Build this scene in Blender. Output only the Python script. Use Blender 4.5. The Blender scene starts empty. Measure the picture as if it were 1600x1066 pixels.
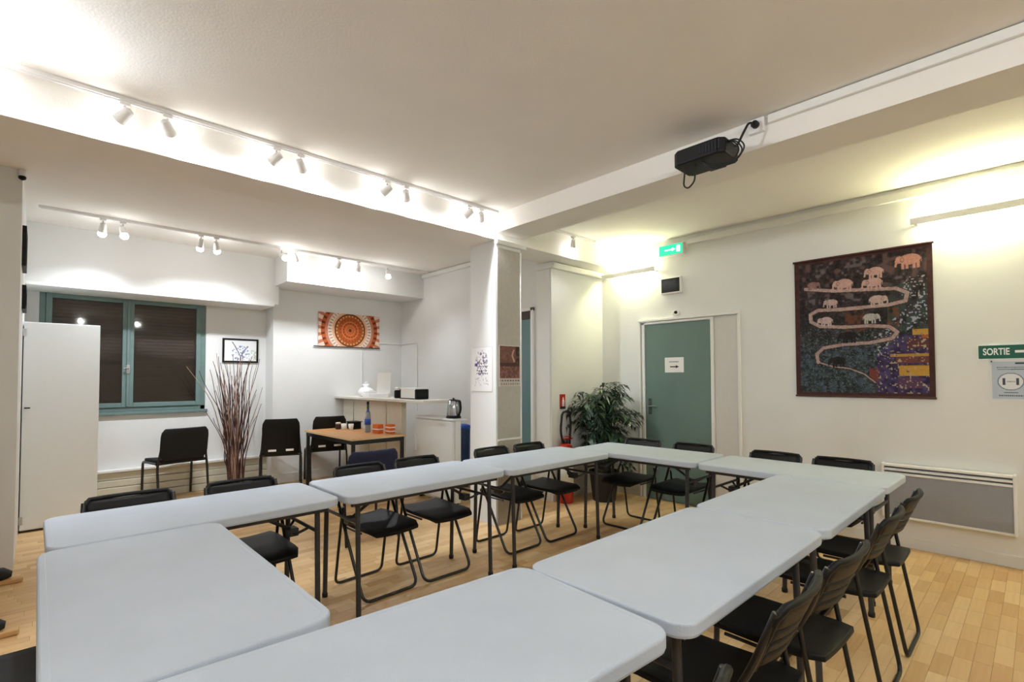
import bpy, math, random
import numpy as np
from mathutils import Vector, Matrix

random.seed(7)
PI = math.pi
scene = bpy.context.scene
COL = scene.collection

# ------------------------------------------------------------------ camera
F_PX, CY_PX = 782.13, 569.6
YAW, PITCH, ROLL = (math.radians(a) for a in (46.5436, 1.58493, -0.1606))
CAM = Vector((0, 0, 1.40))
_f = Vector((math.cos(YAW) * math.cos(PITCH), math.sin(YAW) * math.cos(PITCH), math.sin(PITCH)))
_r = Vector((math.sin(YAW), -math.cos(YAW), 0))
_u = _r.cross(_f)
RIGHT = _r * math.cos(ROLL) + _u * math.sin(ROLL)
UP = -_r * math.sin(ROLL) + _u * math.cos(ROLL)
FWD = _f
cam_data = bpy.data.cameras.new('camera')
cam = bpy.data.objects.new('camera', cam_data)
COL.objects.link(cam)
cam.matrix_world = Matrix(((RIGHT.x, UP.x, -FWD.x, CAM.x), (RIGHT.y, UP.y, -FWD.y, CAM.y),
                           (RIGHT.z, UP.z, -FWD.z, CAM.z), (0, 0, 0, 1)))
cam_data.sensor_width = 36
cam_data.lens = F_PX / 1600 * 36
cam_data.shift_y = (CY_PX - 533) / 1600
cam_data.clip_start = 0.05
scene.camera = cam

def ray(x, y):
    return RIGHT * ((x - 800) / F_PX) - UP * ((y - CY_PX) / F_PX) + FWD
def PX(x, y, X): d = ray(x, y); return CAM + d * (X / d.x)
def PY(x, y, Y): d = ray(x, y); return CAM + d * (Y / d.y)
def PZ(x, y, Z): d = ray(x, y); return CAM + d * ((Z - CAM.z) / d.z)
def project(p):
    q = Vector(p) - CAM
    w = q.dot(FWD)
    return 800 + F_PX * q.dot(RIGHT) / w, CY_PX - F_PX * q.dot(UP) / w, w

# ------------------------------------------------------------------ world, exposure
world = bpy.data.worlds.new('world'); scene.world = world
world.use_nodes = True
world.node_tree.nodes['Background'].inputs[0].default_value = (0.02, 0.025, 0.04, 1)
world.node_tree.nodes['Background'].inputs[1].default_value = 0.3      # night outside
scene.view_settings.view_transform = 'Standard'
scene.view_settings.look = 'None'
scene.view_settings.gamma = 1
scene.view_settings.exposure = 1.22
scene.view_settings.use_curve_mapping = False
scene.cycles.use_denoising = True
scene.cycles.sample_clamp_indirect = 6
scene.cycles.max_bounces = 8
scene.cycles.diffuse_bounces = 5

# lamp strengths, all in one place
W_BEAM_SPOT = 75     # spots on the long beam
W_BAY_SPOT = 20      # spots of the window bay
W_FILL = 22         # added fill spots behind the camera, unseen
E_TUBE = 75          # tubes behind the pelmets
C_COOL = (0.89, 0.94, 1.0)
C_WARM = (1.0, 0.97, 0.58)
C_NEUT = (0.985, 0.985, 0.955)

# ------------------------------------------------------------------ materials
MATS = {}
def new_mat(name):
    m = bpy.data.materials.new(name); m.use_nodes = True
    MATS[name] = m
    nt = m.node_tree
    return m, nt, nt.nodes['Principled BSDF']
def srgb(r, g, b):
    f = lambda c: (c / 12.92) if c <= 0.04045 else ((c + 0.055) / 1.055) ** 2.4
    return (f(r / 255), f(g / 255), f(b / 255), 1)
def N(nt, kind, **kw):
    n = nt.nodes.new(kind)
    for k, v in kw.items(): setattr(n, k, v)
    return n
def pmat(name, col, rough=0.5, metal=0.0, var=0.0, scale=20, bump=0.0, bscale=60, spec=0.5, stretch=(1, 1, 1)):
    """plain procedural material: colour varied by noise plus fine relief"""
    m, nt, b = new_mat(name)
    c = srgb(*col)
    b.inputs['Roughness'].default_value = rough
    b.inputs['Metallic'].default_value = metal
    b.inputs['Specular IOR Level'].default_value = spec
    tc = N(nt, 'ShaderNodeTexCoord'); mp = N(nt, 'ShaderNodeMapping')
    mp.inputs['Scale'].default_value = stretch
    nt.links.new(tc.outputs['Object'], mp.inputs['Vector'])
    nz = N(nt, 'ShaderNodeTexNoise'); nz.inputs['Scale'].default_value = scale; nz.inputs['Detail'].default_value = 5
    nt.links.new(mp.outputs[0], nz.inputs['Vector'])
    rp = N(nt, 'ShaderNodeValToRGB')
    lo = tuple(max(0, x * (1 - var)) for x in c[:3]) + (1,)
    hi = tuple(min(1, x * (1 + var)) for x in c[:3]) + (1,)
    rp.color_ramp.elements[0].position = 0.3; rp.color_ramp.elements[0].color = lo
    rp.color_ramp.elements[1].position = 0.7; rp.color_ramp.elements[1].color = hi
    nt.links.new(nz.outputs['Fac'], rp.inputs[0]); nt.links.new(rp.outputs[0], b.inputs['Base Color'])
    if bump:
        n2 = N(nt, 'ShaderNodeTexNoise'); n2.inputs['Scale'].default_value = bscale; n2.inputs['Detail'].default_value = 4
        nt.links.new(mp.outputs[0], n2.inputs['Vector'])
        bp = N(nt, 'ShaderNodeBump'); bp.inputs['Strength'].default_value = bump; bp.inputs['Distance'].default_value = 0.002
        nt.links.new(n2.outputs['Fac'], bp.inputs['Height']); nt.links.new(bp.outputs[0], b.inputs['Normal'])
    return m
def emat(name, col, strength):
    m, nt, b = new_mat(name)
    b.inputs['Base Color'].default_value = (0.8, 0.8, 0.8, 1)
    b.inputs['Emission Color'].default_value = col + (1,) if len(col) == 3 else col
    b.inputs['Emission Strength'].default_value = strength
    return m

pmat('wall', (230, 231, 230), 0.85, var=0.015, scale=3, bump=0.25, bscale=55)
pmat('ceiling', (240, 237, 232), 0.9, var=0.02, scale=2, bump=0.3, bscale=90)
pmat('trim_white', (235, 235, 232), 0.55, var=0.01)
pmat('baseboard', (205, 200, 182), 0.6, var=0.05, scale=6)
pmat('grey_cloth_wall', (184, 180, 172), 0.9, var=0.05, scale=25, bump=0.3, bscale=200)
pmat('subfloor', (150, 112, 70), 0.9, var=0.1)
pmat('window_green', (106, 130, 127), 0.45, var=0.06, scale=12)
pmat('shutter', (98, 74, 64), 0.6, var=0.18, scale=9, stretch=(0.3, 1, 6))
pmat('door_green', (100, 124, 117), 0.55, var=0.03, scale=4)
pmat('door_teal', (96, 128, 132), 0.5, var=0.03)
pmat('door_panel', (214, 211, 206), 0.7, var=0.02)
pmat('table_plastic', (190, 200, 214), 0.48, var=0.035, scale=5, bump=0.35, bscale=260)
pmat('leg_steel', (70, 70, 72), 0.42, metal=0.5, var=0.08)
pmat('black_plastic', (9, 9, 11), 0.5, spec=0.28, var=0.15, scale=30, bump=0.15, bscale=300)
pmat('black_steel', (9, 9, 10), 0.35, var=0.1, spec=0.6)
pmat('black_fabric', (9, 9, 11), 0.85, var=0.25, scale=120, bump=0.4, bscale=500)
pmat('navy_fabric', (22, 28, 62), 0.8, var=0.2, scale=90, bump=0.4, bscale=500)
pmat('cabinet_white', (232, 236, 237), 0.42, var=0.01)
pmat('counter_cream', (226, 218, 200), 0.55, var=0.03)
pmat('counter_top', (228, 224, 214), 0.35, var=0.06, scale=60)
pmat('wood_top', (205, 150, 96), 0.4, var=0.12, scale=4, stretch=(6, 0.6, 1))
pmat('wood_edge', (226, 196, 150), 0.5, var=0.05)
pmat('pale_wood', (206, 165, 110), 0.5, var=0.1, scale=8, stretch=(1, 6, 6))
pmat('twig', (84, 54, 48), 0.75, var=0.45, scale=14)
pmat('twig_pale', (158, 128, 112), 0.75, var=0.3, scale=14)
pmat('leaf', (30, 52, 35), 0.42, var=0.45, scale=9)
pmat('leaf_pale', (74, 98, 68), 0.42, var=0.3, scale=9)
pmat('stem', (60, 66, 36), 0.6, var=0.2)
pmat('pot_dark', (30, 28, 28), 0.6, var=0.1)
pmat('soil', (38, 28, 20), 0.95, var=0.3, scale=40, bump=0.8)
pmat('red_paint', (176, 40, 26), 0.35, var=0.06)
pmat('rubber', (12, 12, 12), 0.6, var=0.1)
pmat('paper', (240, 240, 238), 0.8, var=0.01)
pmat('ink', (30, 32, 38), 0.8, var=0.05)
pmat('heater_white', (238, 238, 238), 0.4, var=0.01)
pmat('heater_grey', (150, 152, 158), 0.6, var=0.03, scale=50, bump=0.3, bscale=400)
pmat('chrome', (190, 192, 196), 0.22, metal=0.9, var=0.03)
pmat('sign_green', (14, 92, 76), 0.45, var=0.03)
pmat('sign_white', (244, 246, 246), 0.5, var=0.01)
pmat('orange_card', (216, 106, 38), 0.6, var=0.12, scale=20)
pmat('blue_label', (40, 84, 190), 0.5, var=0.1)
pmat('blue_plastic', (34, 62, 110), 0.45, var=0.2, scale=6)
pmat('brown_dark', (58, 40, 32), 0.6, var=0.2)
pmat('lamp_white', (240, 240, 240), 0.35, var=0.01)
pmat('screen_dark', (38, 42, 50), 0.25, var=0.15, scale=30)
pmat('bag_white', (244, 244, 244), 0.5, var=0.02, bump=0.6, bscale=30)
pmat('dark_wood_rail', (66, 30, 26), 0.55, var=0.15)
emat('bulb', (1.0, 0.99, 0.97), 22)
emat('tube_lit', C_WARM, E_TUBE)
emat('exit_glow', (0.0, 0.55, 0.28), 0.7); MATS['exit_glow'].node_tree.nodes['Principled BSDF'].inputs['Base Color'].default_value = (0.0, 0.22, 0.12, 1)
emat('exit_white', (0.75, 1.0, 0.9), 1.6)

# glass: clear with fresnel gloss
m, nt, b = new_mat('glass')
nt.nodes.remove(b)
tr = N(nt, 'ShaderNodeBsdfTransparent'); tr.inputs[0].default_value = (0.88, 0.9, 0.9, 1)
gl = N(nt, 'ShaderNodeBsdfGlossy'); gl.inputs['Roughness'].default_value = 0.03
fr = N(nt, 'ShaderNodeFresnel'); fr.inputs[0].default_value = 1.5
mx = N(nt, 'ShaderNodeMixShader')
nt.links.new(fr.outputs[0], mx.inputs[0]); nt.links.new(tr.outputs[0], mx.inputs[1]); nt.links.new(gl.outputs[0], mx.inputs[2])
nt.links.new(mx.outputs[0], nt.nodes['Material Output'].inputs[0])
# water bottle plastic
m, nt, b = new_mat('clear_plastic')
b.inputs['Base Color'].default_value = (0.86, 0.93, 0.98, 1); b.inputs['Roughness'].default_value = 0.12
b.inputs['Transmission Weight'].default_value = 0.75; b.inputs['IOR'].default_value = 1.2

def print_mat(name, rough=0.85):
    m, nt, b = new_mat(name)
    at = N(nt, 'ShaderNodeAttribute', attribute_name='print')
    nt.links.new(at.outputs['Color'], b.inputs['Base Color'])
    b.inputs['Roughness'].default_value = rough
    nz = N(nt, 'ShaderNodeTexNoise'); nz.inputs['Scale'].default_value = 400
    bp = N(nt, 'ShaderNodeBump'); bp.inputs['Strength'].default_value = 0.15; bp.inputs['Distance'].default_value = 0.001
    nt.links.new(nz.outputs['Fac'], bp.inputs['Height']); nt.links.new(bp.outputs[0], b.inputs['Normal'])
print_mat('printed_cloth', 0.9); print_mat('printed_paper', 0.6)

def floor_mat(name, use_attr):
    m, nt, b = new_mat(name)
    geo = N(nt, 'ShaderNodeNewGeometry')
    if use_attr:
        src = N(nt, 'ShaderNodeAttribute', attribute_name='tone').outputs['Fac']
    else:
        src = N(nt, 'ShaderNodeObjectInfo').outputs['Random']
    ml = N(nt, 'ShaderNodeMath', operation='MULTIPLY'); ml.inputs[1].default_value = 37.0
    nt.links.new(src, ml.inputs[0])
    cb = N(nt, 'ShaderNodeCombineXYZ'); nt.links.new(ml.outputs[0], cb.inputs[2])
    ad = N(nt, 'ShaderNodeVectorMath', operation='ADD')
    nt.links.new(geo.outputs['Position'], ad.inputs[0]); nt.links.new(cb.outputs[0], ad.inputs[1])
    mp = N(nt, 'ShaderNodeMapping'); mp.inputs['Scale'].default_value = (1.6, 26, 1)
    nt.links.new(ad.outputs[0], mp.inputs['Vector'])
    nz = N(nt, 'ShaderNodeTexNoise'); nz.inputs['Scale'].default_value = 2.2; nz.inputs['Detail'].default_value = 6
    nt.links.new(mp.outputs[0], nz.inputs['Vector'])
    mxn = N(nt, 'ShaderNodeMath', operation='MULTIPLY_ADD'); mxn.inputs[1].default_value = 0.55
    nt.links.new(src, mxn.inputs[0])
    m2 = N(nt, 'ShaderNodeMath', operation='MULTIPLY'); m2.inputs[1].default_value = 0.45
    nt.links.new(nz.outputs['Fac'], m2.inputs[0]); nt.links.new(m2.outputs[0], mxn.inputs[2])
    rp = N(nt, 'ShaderNodeValToRGB')
    e = rp.color_ramp.elements
    e[0].position = 0.1; e[0].color = srgb(194, 150, 98)
    e[1].position = 0.95; e[1].color = srgb(236, 206, 160)
    e.new(0.55).color = srgb(218, 182, 130)
    nt.links.new(mxn.outputs[0], rp.inputs[0]); nt.links.new(rp.outputs[0], b.inputs['Base Color'])
    b.inputs['Roughness'].default_value = 0.38
floor_mat('floor_strip', False); floor_mat('floor_strip_far', True)

# ------------------------------------------------------------------ mesh helpers
class MB:
    def __init__(s): s.v = []; s.f = []; s.sm = []
    def add(s, vs, fs, smooth=False, M=None):
        o = len(s.v)
        s.v += [tuple(M @ Vector(p)) if M else tuple(p) for p in vs]
        s.f += [tuple(i + o for i in f) for f in fs]
        s.sm += [smooth] * len(fs)
        return s
    def box(s, x0, x1, y0, y1, z0, z1, M=None):
        vs = [(x0, y0, z0), (x1, y0, z0), (x1, y1, z0), (x0, y1, z0), (x0, y0, z1), (x1, y0, z1), (x1, y1, z1), (x0, y1, z1)]
        return s.add(vs, [(3, 2, 1, 0), (4, 5, 6, 7), (0, 1, 5, 4), (1, 2, 6, 5), (2, 3, 7, 6), (3, 0, 4, 7)], False, M)
    def cbox(s, c, d, M=None):
        return s.box(c[0] - d[0] / 2, c[0] + d[0] / 2, c[1] - d[1] / 2, c[1] + d[1] / 2, c[2] - d[2] / 2, c[2] + d[2] / 2, M)
    def prism(s, poly, z0, z1, M=None):
        n = len(poly)
        vs = [(x, y, z0) for x, y in poly] + [(x, y, z1) for x, y in poly]
        fs = [tuple(range(n))[::-1], tuple(range(n, 2 * n))] + [(i, (i + 1) % n, n + (i + 1) % n, n + i) for i in range(n)]
        return s.add(vs, fs, False, M)
    def tube(s, pts, r, seg=8, cap=True, M=None):
        pts = [Vector(p) for p in pts]; n = len(pts)
        rs = r if isinstance(r, (list, tuple)) else [r] * n
        vs, fs = [], []
        t0 = (pts[1] - pts[0]).normalized()
        up = Vector((0, 0, 1)) if abs(t0.z) < 0.9 else Vector((1, 0, 0))
        a = t0.cross(up).normalized()
        for i, p in enumerate(pts):
            if i == 0: t = t0
            elif i == n - 1: t = (pts[-1] - pts[-2]).normalized()
            else: t = ((pts[i + 1] - p).normalized() + (p - pts[i - 1]).normalized()).normalized()
            a = (a - t * a.dot(t)).normalized(); bb = t.cross(a)
            for k in range(seg):
                q = 2 * PI * k / seg
                vs.append(p + (a * math.cos(q) + bb * math.sin(q)) * rs[i])
        for i in range(n - 1):
            for k in range(seg):
                k2 = (k + 1) % seg
                fs.append((i * seg + k, i * seg + k2, (i + 1) * seg + k2, (i + 1) * seg + k))
        s.add(vs, fs, True, M)
        if cap:
            s.add(vs[:seg], [tuple(range(seg))[::-1]], False, M)
            s.add(vs[-seg:], [tuple(range(seg))], False, M)
        return s
    def lathe(s, prof, c=(0, 0, 0), seg=20, M=None, smooth=True):
        n = len(prof); vs = []
        for r, z in prof:
            for k in range(seg):
                q = 2 * PI * k / seg
                vs.append((c[0] + r * math.cos(q), c[1] + r * math.sin(q), c[2] + z))
        fs = []
        for i in range(n - 1):
            for k in range(seg):
                k2 = (k + 1) % seg
                fs.append((i * seg + k, i * seg + k2, (i + 1) * seg + k2, (i + 1) * seg + k))
        fs.append(tuple(range(seg))[::-1]); fs.append(tuple(range((n - 1) * seg, n * seg)))
        return s.add(vs, fs, smooth, M)
    def sheet(s, P, th, smooth=True):
        """grid of points P[i][j] thickened along its own normals"""
        ni, nj = len(P), len(P[0]); P = [[Vector(p) for p in row] for row in P]
        def nrm(i, j):
            a = P[min(i + 1, ni - 1)][j] - P[max(i - 1, 0)][j]; b = P[i][min(j + 1, nj - 1)] - P[i][max(j - 1, 0)]
            return a.cross(b).normalized()
        top = [P[i][j] + nrm(i, j) * th / 2 for i in range(ni) for j in range(nj)]
        bot = [P[i][j] - nrm(i, j) * th / 2 for i in range(ni) for j in range(nj)]
        o = ni * nj; fs = []
        for i in range(ni - 1):
            for j in range(nj - 1):
                a, b, c, d = i * nj + j, (i + 1) * nj + j, (i + 1) * nj + j + 1, i * nj + j + 1
                fs += [(a, b, c, d), (o + d, o + c, o + b, o + a)]
        for i in range(ni - 1):
            a, b = i * nj, (i + 1) * nj; fs.append((b, a, o + a, o + b))
            a, b = i * nj + nj - 1, (i + 1) * nj + nj - 1; fs.append((a, b, o + b, o + a))
        for j in range(nj - 1):
            a, b = j, j + 1; fs.append((a, b, o + b, o + a))
            a, b = (ni - 1) * nj + j, (ni - 1) * nj + j + 1; fs.append((b, a, o + a, o + b))
        return s.add(top + bot, fs, smooth)
    def mesh(s, name):
        me = bpy.data.meshes.new(name)
        me.from_pydata(s.v, [], s.f)
        me.polygons.foreach_set('use_smooth', s.sm)
        me.update()
        return me
    def build(s, name, mat, parent=None, bevel=0, bseg=2):
        me = s.mesh(name); me.materials.append(MATS[mat])
        o = bpy.data.objects.new(name, me); COL.objects.link(o)
        if parent: o.parent = parent
        if bevel:
            bv = o.modifiers.new('bevel', 'BEVEL'); bv.width = bevel; bv.segments = bseg
            bv.limit_method = 'ANGLE'; bv.angle_limit = math.radians(40)
        return o
def tag(o, label, cat, group=None):
    o['label'] = label; o['category'] = cat
    if group: o['group'] = group
    return o
def thing(name, label, cat, loc=(0, 0, 0), rz=0, group=None):
    o = bpy.data.objects.new(name, None); COL.objects.link(o)
    o.location = loc; o.rotation_euler = (0, 0, rz); o.empty_display_size = 0.1
    return tag(o, label, cat, group)
def struct(o): o['kind'] = 'structure'; return o
def sbox(name, mat, x0, x1, y0, y1, z0, z1, parent=None, bevel=0):
    o = MB().box(x0, x1, y0, y1, z0, z1).build(name, mat, parent, bevel)
    return o if parent else struct(o)
def sempty(name, loc=(0, 0, 0)):
    o = bpy.data.objects.new(name, None); COL.objects.link(o); o.location = loc
    return struct(o)
def dup(root, loc, rz, label, group=None):
    r = root.copy(); COL.objects.link(r); r.location = loc; r.rotation_euler = (0, 0, rz); r['label'] = label
    if group: r['group'] = group
    for ch in list(root.children):
        c = ch.copy(); COL.objects.link(c); c.parent = r
        for g in list(ch.children):
            d = g.copy(); COL.objects.link(d); d.parent = c
    return r
def rrect(w, h, r, n=5, cx=0, cy=0):
    out = []
    for sx, sy, a0 in ((1, 1, 0), (-1, 1, 90), (-1, -1, 180), (1, -1, 270)):
        for k in range(n + 1):
            a = math.radians(a0 + 90 * k / n)
            out.append((cx + sx * (w / 2 - r) + r * math.cos(a), cy + sy * (h / 2 - r) + r * math.sin(a)))
    return out
def bend(pts, r, n=5):
    """polyline with rounded corners"""
    pts = [Vector(p) for p in pts]; out = [pts[0]]
    for i in range(1, len(pts) - 1):
        a, b, c = pts[i - 1], pts[i], pts[i + 1]
        u = (a - b).normalized(); w = (c - b).normalized()
        d = min(r, (a - b).length * .45, (c - b).length * .45)
        p, q = b + u * d, b + w * d
        for k in range(n + 1):
            t = k / n
            out.append(p * (1 - t) ** 2 + b * 2 * t * (1 - t) + q * t * t)
    out.append(pts[-1])
    return out
def panel(name, w, h, nx, ny, fn, mat, th=0.004, parent=None, cup=0.0):
    """flat printed sheet: x right, z up, facing -y, colours from fn(u, v) arrays with v from the top"""
    u = (np.arange(nx + 1) / nx); v = (np.arange(ny + 1) / ny)
    U, V = np.meshgrid(u, v)
    Ccol = fn(U, V)
    mb = MB()
    vs = [((U[j, i] - .5) * w, -th / 2 - cup * math.sin(PI * V[j, i]), (.5 - V[j, i]) * h) for j in range(ny + 1) for i in range(nx + 1)]
    fs = [(j * (nx + 1) + i, (j + 1) * (nx + 1) + i, (j + 1) * (nx + 1) + i + 1, j * (nx + 1) + i + 1) for j in range(ny) for i in range(nx)]
    mb.add(vs, fs, True)
    nfront = len(vs)
    bx = [(-w / 2, -th / 2, -h / 2), (w / 2, -th / 2, -h / 2), (w / 2, th / 2, -h / 2), (-w / 2, th / 2, -h / 2),
          (-w / 2, -th / 2, h / 2), (w / 2, -th / 2, h / 2), (w / 2, th / 2, h / 2), (-w / 2, th / 2, h / 2)]
    mb.add(bx, [(3, 2, 1, 0), (4, 5, 6, 7), (1, 2, 6, 5), (2, 3, 7, 6), (3, 0, 4, 7)])
    o = mb.build(name, mat, parent)
    lin = np.where(Ccol <= 0.04045, Ccol / 12.92, ((Ccol + 0.055) / 1.055) ** 2.4)
    flat = np.ones((nfront + 8, 4), dtype=np.float32)
    flat[:nfront, :3] = lin.reshape(-1, 3); flat[nfront:, :3] = lin[0, 0]
    at = o.data.color_attributes.new('print', 'FLOAT_COLOR', 'POINT')
    at.data.foreach_set('color', flat.ravel())
    return o
def text_mesh(name, body, size, mat, parent, loc, rot, ext=0.001, bold=0.0, sx=1.0):
    cu = bpy.data.curves.new(name, 'FONT'); cu.body = body; cu.size = size; cu.extrude = ext
    cu.align_x = 'CENTER'; cu.align_y = 'CENTER'; cu.offset = bold
    t = bpy.data.objects.new(name, cu); COL.objects.link(t)
    bpy.context.view_layer.update()
    me = bpy.data.meshes.new_from_object(t)
    bpy.data.objects.remove(t)
    o = bpy.data.objects.new(name, me); COL.objects.link(o)
    me.materials.clear(); me.materials.append(MATS[mat])
    o.parent = parent; o.location = loc; o.rotation_euler = rot; o.scale = (sx, 1, 1)
    return o
def spot(name, loc, target, watts, col, angle=100, blend=0.8, radius=0.03):
    l = bpy.data.lights.new(name, 'SPOT'); l.energy = watts; l.color = col
    l.spot_size = math.radians(angle); l.spot_blend = blend; l.shadow_soft_size = radius
    o = bpy.data.objects.new(name, l); COL.objects.link(o)
    o.location = loc
    o.rotation_euler = (Vector(target) - Vector(loc)).to_track_quat('-Z', 'Y').to_euler()
    return o

# ------------------------------------------------------------------ the room shell
H = 2.98                       # ceiling
XW = 5.22                      # right wall
YC = 3.83                      # alcove wall by the plant
XK = 4.25                      # kitchen wall
YF, YR, YN = 6.88, 7.38, 7.08    # upper window wall, back of the window recess, kitchen niche
XL = -0.107                    # left wall
BX, BY = -2.6, -2.4            # walls behind the camera
BM0, BM1, BMZ = 3.574, 3.965, 2.735     # long beam
B20, B21, B2Z = 3.175, 3.535, 2.80      # cross beam

floor = sempty('floor', (0, 0, 0))
MB().box(BX, XW + .1, BY, YR + .2, -0.12, -0.004).build('screed', 'subfloor', floor)
sbox('ceiling', 'ceiling', BX - .1, XW + .1, BY - .1, YR + .2, H, H + .1)
sbox('wall_right', 'wall', XW, XW + .1, BY, YC, -0.12, H)
sbox('wall_alcove', 'wall', XK, XW + .1, YC, YC + .1, -0.12, H)
sbox('wall_kitchen', 'wall', XK, XK + .1, YC + .1, YN, -0.12, H)
sbox('wall_niche', 'wall', 2.29, XK + .1, YN, YR + .2, -0.12, H)
wb = MB()
WX0, WX1, WZ0, WZ1 = 0.0, 1.565, 1.02, 2.40     # window opening
wb.box(XL, WX0, YR, YR + .2, -.12, 2.45); wb.box(WX1, 2.29, YR, YR + .2, -.12, 2.45)
wb.box(WX0, WX1, YR, YR + .2, -.12, WZ0); wb.box(WX0, WX1, YR, YR + .2, WZ1, 2.45)
struct(wb.build('wall_window', 'wall'))
sbox('wall_lintel', 'wall', XL, 2.29, YF, YR + .2, 2.375, H)
sbox('wall_left', 'wall', BX, XL, 5.25, YR + .2, -.12, H)
sbox('wall_rear', 'wall', BX - .1, BX, BY, 5.25, -.12, H)
sbox('wall_behind', 'wall', BX, XW + .1, BY - .1, BY, -.12, H)
sbox('ceiling_beam', 'ceiling', BX, XW, BM0, BM1 - .14, BMZ, H)
struct(MB().box(BX, XK, BM1 - .14, BM1, BMZ, H).build('ceiling_beam_back', 'ceiling'))
sbox('cross_beam', 'ceiling', B20, B21, BY, BM0, B2Z, H)
col = struct(MB().box(B20, 3.505, BM0 + .0, BM1, -.12, BMZ).build('column', 'wall', None, 0.004))
MB().box(3.19, 3.503, BM0 - .006, BM0, 0.0, 2.66).build('grey_facing', 'grey_cloth_wall', col)
MB().box(3.19, 3.503, BM0 - .014, BM0 - .006, 0.80, 0.815).build('facing_strip', 'trim_white', col)
MB().box(3.497, 3.509, BM0 - .012, BM0, 0.0, 2.66).build('facing_edge', 'trim_white', col)
sbox('soffit', 'wall', 2.24, XK, 6.44, YF, 2.62, H); sbox('soffit_back', 'wall', 2.29, XK, YF, YN, 2.62, H)

sbox('trim_1', 'trim_white', XL, 2.23, YF - .03, YR, 2.345, 2.375, bevel=0.004)                # ledge over the recess
sbox('trim_2', 'trim_white', XW - .035, XW, BY, 2.66, 2.875, 2.94, bevel=0.006)               # trunking on the right wall
sbox('trim_3', 'trim_white', XK - .03, XW - .001, YC - .05, YC, 2.655, 2.725, bevel=0.008)     # moulding of the alcove
sbox('trim_4', 'trim_white', XK - .045, XK, BM1 + .005, 6.43, 2.915, 2.975, bevel=0.012)       # pipe casing in the kitchen
sbox('trim_5', 'trim_white', B20 - .03, B20, BY, 1.09, 2.925, 2.975, bevel=0.005)             # trunking along cross beam
sbox('trim_6', 'trim_white', 3.16, 3.56, BM0 - .035, BM0, 2.69, 2.735, bevel=0.005)            # over the column
sbox('trim_7', 'trim_white', XK - .035, XK, YC - .05, 4.05, 2.655, 2.725, bevel=0.008)
sbox('trim_8', 'trim_white', XK - .006, XK, YC + .02, 4.06, 0.0, 2.655)
sbox('baseboard_right', 'wall', XW - .012, XW, BY, 2.06, 0, .09, bevel=0.003)
sbox('baseboard_alcove', 'wall', XK, XW - .012, YC - .012, YC, 0, .09, bevel=0.003)
bb = sempty('baseboard_window', (0, 0, 0))
MB().box(XL, 2.29, YR - .10, YR, .335, .365).build('ledge', 'trim_white', bb, 0.006)
for z0, z1, d in ((0.25, .33, .07), (.17, .245, .085), (.09, .165, .095), (0, .085, .105)):
    MB().box(XL, 2.29, YR - d, YR, z0, z1).build('board', 'baseboard', bb, 0.008)
sbox('baseboard_niche', 'wall', 2.29, XK, YN - .012, YN, 0, .12, bevel=0.003)
# thin pipes in the kitchen niche
pip = MB(); pip.tube([(3.56, YN - .012, 0.9), (3.56, YN - .012, 1.83)], .009)
struct(pip.build('trim_9', 'trim_white'))
pip = MB(); pip.tube(bend([(3.85, YN - .012, 1.95), (XK - .012, YN - .012, 1.95), (XK - .012, 6.6, 1.95), (XK - .012, 6.6, .9)], .06), .009)
struct(pip.build('trim_10', 'trim_white'))

# floor strips: the ones that show largest are parts, the rest is one mesh
TABLES = [('L', (.315, 2.005), PI / 2), ('T1', (.632, 2.975), 0), ('T2', (1.862, 2.955), 0), ('T3', (3.072, 2.92), 0),
          ('R1', (3.99, 2.465), PI / 2), ('R2', (3.985, 1.238), PI / 2),
          ('N1', (.642, 1.013), 0), ('N2', (1.855, .955), 0), ('N3', (3.066, .945), 0)]
def hidden_by_table(p):
    d = Vector(p) - CAM; t = (0.74 - CAM.z) / d.z; q = CAM + d * t
    for _, (cx, cy), rz in TABLES:
        hw, hh = (.61, .305) if rz == 0 else (.305, .61)
        if abs(q.x - cx) < hw and abs(q.y - cy) < hh: return True
    return False
SL, SW, GAP = 0.24, 0.07, 0.0006
strips = []
y = BY; row = 0
rr = random.Random(3)
while y < YR - .001:
    x = BX - rr.random() * SL
    while x < XW:
        x0, x1 = max(x, BX), min(x + SL, XW); y1 = min(y + SW, YR)
        full = (x1 - x0 > SL - 1e-6) and (y1 - y > SW - 1e-6)
        cx, cy = (x0 + x1) / 2, (y + y1) / 2
        hid = (y > 5.25 and x1 < XL) or (y > YC and x0 > XK) or (y > YN and x0 > 2.29)
        if not hid and x1 - x0 > .01:
            area = 0
            px, py, w = project((cx, cy, 0))
            if w > .3 and -40 < px < 1640 and py < 1090 and not hidden_by_table((cx, cy, 0)) and full: area = 1 / w ** 3
            strips.append((area, x0, x1, y, y1))
        x += SL
    y += SW
strips.sort(key=lambda s: -s[0])
sm = MB().box(GAP, SL - GAP, GAP, SW - GAP, -.004, 0).mesh('floor_strip'); sm.materials.append(MATS['floor_strip'])
rest = MB(); tones = []
for k, (a, x0, x1, y0, y1) in enumerate(strips):
    if k < 295 and a > 0:
        o = bpy.data.objects.new('floor_strip', sm); COL.objects.link(o); o.parent = floor; o.location = (x0, y0, 0)
    else:
        rest.box(x0 + GAP, x1 - GAP, y0 + GAP, y1 - GAP, -.004, 0); tones += [rr.random()] * 8
ro = rest.build('floor_strips_far', 'floor_strip_far', floor); ro['kind'] = 'stuff'
at = ro.data.attributes.new('tone', 'FLOAT', 'POINT'); at.data.foreach_set('value', tones)

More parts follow.
